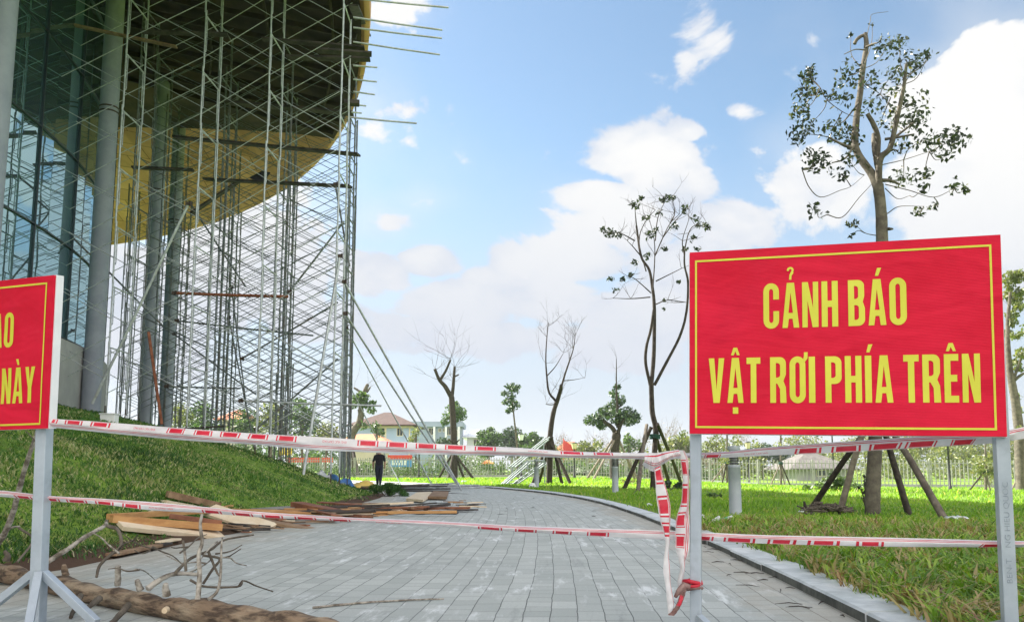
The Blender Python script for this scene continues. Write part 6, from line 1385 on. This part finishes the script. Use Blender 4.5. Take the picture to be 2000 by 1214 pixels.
for i in range(110):
    u = R.random(); px = 440 + 500 * u + R.gauss(0, 12); py = 1040 - 50 * u + R.gauss(0, 9 - 4 * u)
    p = gnd(px, py); an = R.gauss(-.25, .5) if px > 640 else R.uniform(-.6, .4); l_ = R.uniform(.12, .55); d = Vector((math.cos(an), math.sin(an) * 1.4, 0)) * l_ / 2
    a_, b_ = p - d, p + d; a_.z = max(gz(a_.x, a_.y), 0) + .012 + R.uniform(0, .03); b_.z = max(gz(b_.x, b_.y), 0) + .012 + R.uniform(0, .03)
    mb = MB(); mb.beam(a_, b_, R.uniform(.015, .06), R.uniform(.008, .02)); tag(mb.build("wood_splinter", [M_WOODB, M_WOODR, M_WOODO, M_WOODD, M_WOODC][R.choice([0, 0, 0, 1, 2, 3, 3, 4])]), "thin broken sliver of wood scattered among the boards at the pavers' edge", "splinter", "wood slivers scattered by the boards")
# the far dark pile and the tubes beside it
for i in range(16):
    px = 722 + R.uniform(-4, 70); py = R.uniform(951, 966); p = gnd(px, min(py, 964)); p.y = min(p.y, 31) ; l_ = R.uniform(1.2, 3.6)
    p = Vector((-5.3 + R.uniform(-.4, 1.3) + (30.5 - 27) * 0, 26.5 + i * .28, .03 + .028 * (i % 4) + R.uniform(0, .02)))
    q_ = p + Vector((l_, R.uniform(-.9, .7), R.uniform(-.03, .05)))
    if q_.x > -1.9: q_.x = -1.9 - R.uniform(0, .4)
    mb = MB(); mb.beam(p, q_, R.uniform(.06, .20), R.uniform(.025, .05)); tag(mb.build("dark_timber", M_WOODD), "dark wet timber in the far pile on the path behind the bank's toe", "timber", "dark timbers piled on the far path")
for i in range(12):
    p = Vector((-2.9 + R.uniform(-.6, .3), 28.2 + i * .24, .06 + R.uniform(0, .12))); q_ = p + Vector((R.uniform(1.2, 1.9), R.uniform(-.5, .3), R.uniform(-.05, .05))); q_.z = max(.03, q_.z)
    tube_thing(p, q_, .026, "short steel tube in the loose heap at the far end of the dark timbers", M_STEEL, group="tubes heaped beside the dark timbers")
plank_px((780, 962), (914, 968), .12, .05, "long dark board lying across the pavers before the far pile", M_WOODD, (.06, .04), name="dark_board")
# tarps
def tarp(label, px0, px1, py, Y, h, mats, seed):
    R2 = random.Random(seed); a, c = at(px0, py, Y), at(px1, py, Y); nx_, ny_ = 24, 12; vs = []
    for j in range(ny_ + 1):
        for i in range(nx_ + 1):
            u, v = i / nx_, j / ny_; x = a.x + (c.x - a.x) * u; y = Y - .5 + 1.0 * v; e = min(u, 1 - u, v, 1 - v) * 4
            vs.append((x + .08 * math.sin(9 * v + seed), y + .1 * math.sin(8 * u + seed), max(gz(x, y), 0) + .02 + h * min(1, e) * (.55 + .45 * math.sin(7 * u + 3 * v + seed) * math.cos(5 * v + 2 * seed)) * (1 - .5 * u)))
    mb = MB(); mb.add(vs, [(j * (nx_ + 1) + i, j * (nx_ + 1) + i + 1, (j + 1) * (nx_ + 1) + i + 1, (j + 1) * (nx_ + 1) + i) for j in range(ny_) for i in range(nx_)], True)
    o = mb.build("tarpaulin", mats); tag(o, label, "tarpaulin", "tarpaulins crumpled at the scaffold's foot"); sd = o.modifiers.new("thickness", 'SOLIDIFY'); sd.thickness = .01
M_TARPB = material("blue_tarpaulin", (.03, .11, .30), (.06, .17, .38), 4, rough=.4); M_TARPY = material("yellow_tarpaulin", (.62, .42, .06), (.72, .52, .12), 4, rough=.45); M_TARPG = material("grey_sack", (.4, .42, .42), (.55, .57, .56), 5, rough=.6)
tarp("blue tarpaulin heaped at the foot of the outermost poles", 636, 692, 940, 27.0, .45, M_TARPB, 1)
tarp("yellow tarpaulin lying flat between the blue one and the person", 676, 740, 943, 31.0, .42, M_TARPY, 2)
tarp("grey sack heaped left of the blue tarpaulin", 624, 644, 935, 26.8, .6, M_TARPG, 3)
# ------------------------------------------------------------------ small litter
def crumple(name, label, px, py, size, mt_, seed, cat="litter", sq=.6, grp=None):
    R2 = random.Random(seed); c = gnd(px, py); mb = MB(); n, k = 10, 6; vs = []
    for i in range(k + 1):
        for j in range(n):
            th = math.pi * i / k; a = 2 * math.pi * j / n; q_ = size * R2.uniform(.65, 1.15); vs.append(c + Vector((q_ * math.sin(th) * math.cos(a), q_ * math.sin(th) * math.sin(a), size * sq + q_ * sq * math.cos(th))))
    mb.add(vs, [(i * n + j, (i + 1) * n + j, (i + 1) * n + (j + 1) % n, i * n + (j + 1) % n) for i in range(k) for j in range(n)]); tag(mb.build(name, mt_), label, cat, grp)
M_PLA = material("white_plastic_film", (.66, .69, .70), (.76, .78, .78), 10, rough=.3)
crumple("plastic_bag", "white plastic bag on the kerb before the stair rails", 1040, 953, .16, M_PLA, 1, "plastic bag")
crumple("plastic_bag", "white crumpled bag on the grass beside the nearest bollard's foot", 1372, 1018, .075, M_PLA, 2, "plastic bag")
crumple("paper_scrap", "white scrap on the lawn left of the hanging tape ends", 1268, 988, .07, M_PLA, 4, "paper", .4)
crumple("paper_scrap", "white scrap at the root clump under the big tree", 1568, 1003, .07, M_PLA, 5, "paper", .5)
crumple("paper_scrap", "white scrap beside the big tree's trunk", 1640, 1000, .06, M_PLA, 6, "paper", .4)
crumple("paper_scrap", "white scrap near the path before the dark lopped tree", 905, 942, .16, M_PLA, 7, "paper", .4)
def cup(label, px, py, tilt, seed):
    b = gnd(px, py); root = thing("paper_cup", b, label, "paper cup", "paper cups dropped on the grass"); M_ = Matrix.Rotation(tilt, 4, 'Y') @ Matrix.Rotation(seed, 4, 'Z')
    mb = MB(); mb.lathe((0, 0, 0), [(.026, -.03), (.038, .06), (.040, .062)], 16); mb.v = [tuple(b + Vector((0, 0, .036)) + M_ @ Vector(v)) for v in mb.v]; mb.build("cup", M_PLA, root)
    mb = MB(); mb.lathe((0, 0, 0), [(.041, .063), (.041, .07), (.03, .08)], 16); mb.v = [tuple(b + Vector((0, 0, .036)) + M_ @ Vector(v)) for v in mb.v]; mb.build("lid", M_PLA, root)
    if seed > .5: mb = MB(); mb.tube([b + Vector((0, 0, .036)) + M_ @ Vector((0, 0, .07)), b + Vector((.02, 0, .03)) + M_ @ Vector((.01, 0, .15))], .004, 6); mb.build("straw", M_STRAW, root)
M_STRAW = material("green_straw", (.05, .45, .25), rough=.4)
cup("white cup with a green straw on the grass right of the sign's left leg", 1396, 1022, 1.2, 1.0); cup("pinkish white cup lying right of the cup with the straw", 1420, 1019, 1.4, .2)
def paper(label, px, py, w, d, seed, mt_=None):
    R2 = random.Random(seed); c = gnd(px, py); mb = MB(); vs = [(c.x + w * (i / 6 - .5), c.y + d * (j / 4 - .5), c.z + .05 + .02 * math.sin(i * 1.7 + j + seed) + R2.uniform(0, .012)) for j in range(5) for i in range(7)]
    mb.add(vs, [(j * 7 + i, j * 7 + i + 1, (j + 1) * 7 + i + 1, (j + 1) * 7 + i) for j in range(4) for i in range(6)], True); o = mb.build("paper_sheet", mt_ or M_PLA); tag(o, label, "paper"); o.modifiers.new("thickness", 'SOLIDIFY').thickness = .003
paper("white crumpled sheet on the grass under the lower tape", 1598, 1073, .26, .30, 1); paper("flat white sheet beside the rightmost stake's foot", 1868, 1018, .22, .2, 2)
rc = thing("root_clump", gnd(1610, 1003), "dead brown root clump lying between the big tree's stakes", "root clump"); mb = MB(); R2 = random.Random(12)
for i in range(90):
    c = at(1575 + R2.uniform(0, 80), 1000, 12.6 + R2.uniform(-.3, .3)); c.z = gz(c.x, c.y) + .02; k = 1 - ((c.x - at(1615, 1000, 12.6).x) / .4) ** 2
    pts_ = [c + Vector((R2.uniform(-.16, .16), R2.uniform(-.1, .1), max(0, k) * R2.uniform(.02, .16))) for _ in range(4)]; mb.tube(spline(np.array([tuple(v) for v in pts_]), 8), [.014, .012, .01, .009, .008, .007, .005, .003], 5)
mb.build("roots", M_BARK, rc)
mb = MB(); b = gnd(1574, 1003); mb.tube([b + Vector((.1, 0, .03)), b + Vector((.0, 0, .06)), b + Vector((-.02, 0, .20))], [.05, .04, .015], 7, wob=.1); mb.build("root_stub", M_BARKD, rc)
bt = thing("plastic_bottle", gnd(492, 1046), "small blue and white plastic bottle lying at the end of the boards", "bottle"); b = bt.location + Vector((0, 0, .03))
mb = MB(); mb.tube([b + Vector((-.10, 0, 0)), b + Vector((-.09, 0, 0)), b + Vector((.05, .02, 0)), b + Vector((.08, .025, 0))], [.02, .028, .028, .014], 12); mb.build("body", M_PLA, bt)
mb = MB(); mb.tube([b + Vector((.08, .025, 0)), b + Vector((.105, .03, 0))], .014, 10); mb.build("cap", M_TARPB, bt)
wb = MB(); c = gnd(213, 826); wb.box(c + Vector((0, 0, .10)), (.34, .22, .20)); wb.box(c + Vector((0, 0, .215)), (.38, .26, .03)); tag(wb.build("foam_box", M_WHITE, bevel=.01), "small white foam box at the top of the grass bank, beside the grey column", "box")
for i in range(46):
    if i < 16: px, py = R.uniform(860, 1180), R.uniform(972, 1020)
    else: px, py = R.uniform(1400, 1640), 0; 
    if i >= 16:
        y = R.uniform(3.4, 8.5); x = float(kerb_x(y)) - R.uniform(.03, .45) ** 1.3; p = Vector((x, y, .006))
    else: p = gnd(px, py); p.z = .006
    an = R.uniform(0, 6.3); l_ = R.uniform(.02, .075); d = Vector((math.cos(an), math.sin(an), 0)) * l_
    mb = MB(); mb.tube([p - d, p + Vector((R.uniform(-.01, .01), R.uniform(-.01, .01), .006)), p + d], [.0015, .0028, .001] if i % 3 else [.002, .0045, .0015], 5); tag(mb.build("twig_fragment", M_BARKD), "small dark twig fragment lying on the pavers", "twig fragment", "twig fragments on the pavers")

# ------------------------------------------------------------------ air
hz_ = bpy.data.materials.new("thin_haze"); hz_.use_nodes = True; t_ = hz_.node_tree
for n_ in list(t_.nodes):
    if n_.type == 'BSDF_PRINCIPLED': t_.nodes.remove(n_)
pvn = t_.nodes.new('ShaderNodeVolumePrincipled'); pvn.inputs['Color'].default_value = (.93, .96, 1, 1); pvn.inputs['Density'].default_value = .00035; pvn.inputs['Anisotropy'].default_value = .25
t_.links.new(pvn.outputs[0], t_.nodes['Material Output'].inputs['Volume'])
mb = MB(); mb.box((0, 5, 14.3), (1300, 1320, 33)); o = mb.build("haze", hz_); o['kind'] = 'stuff'
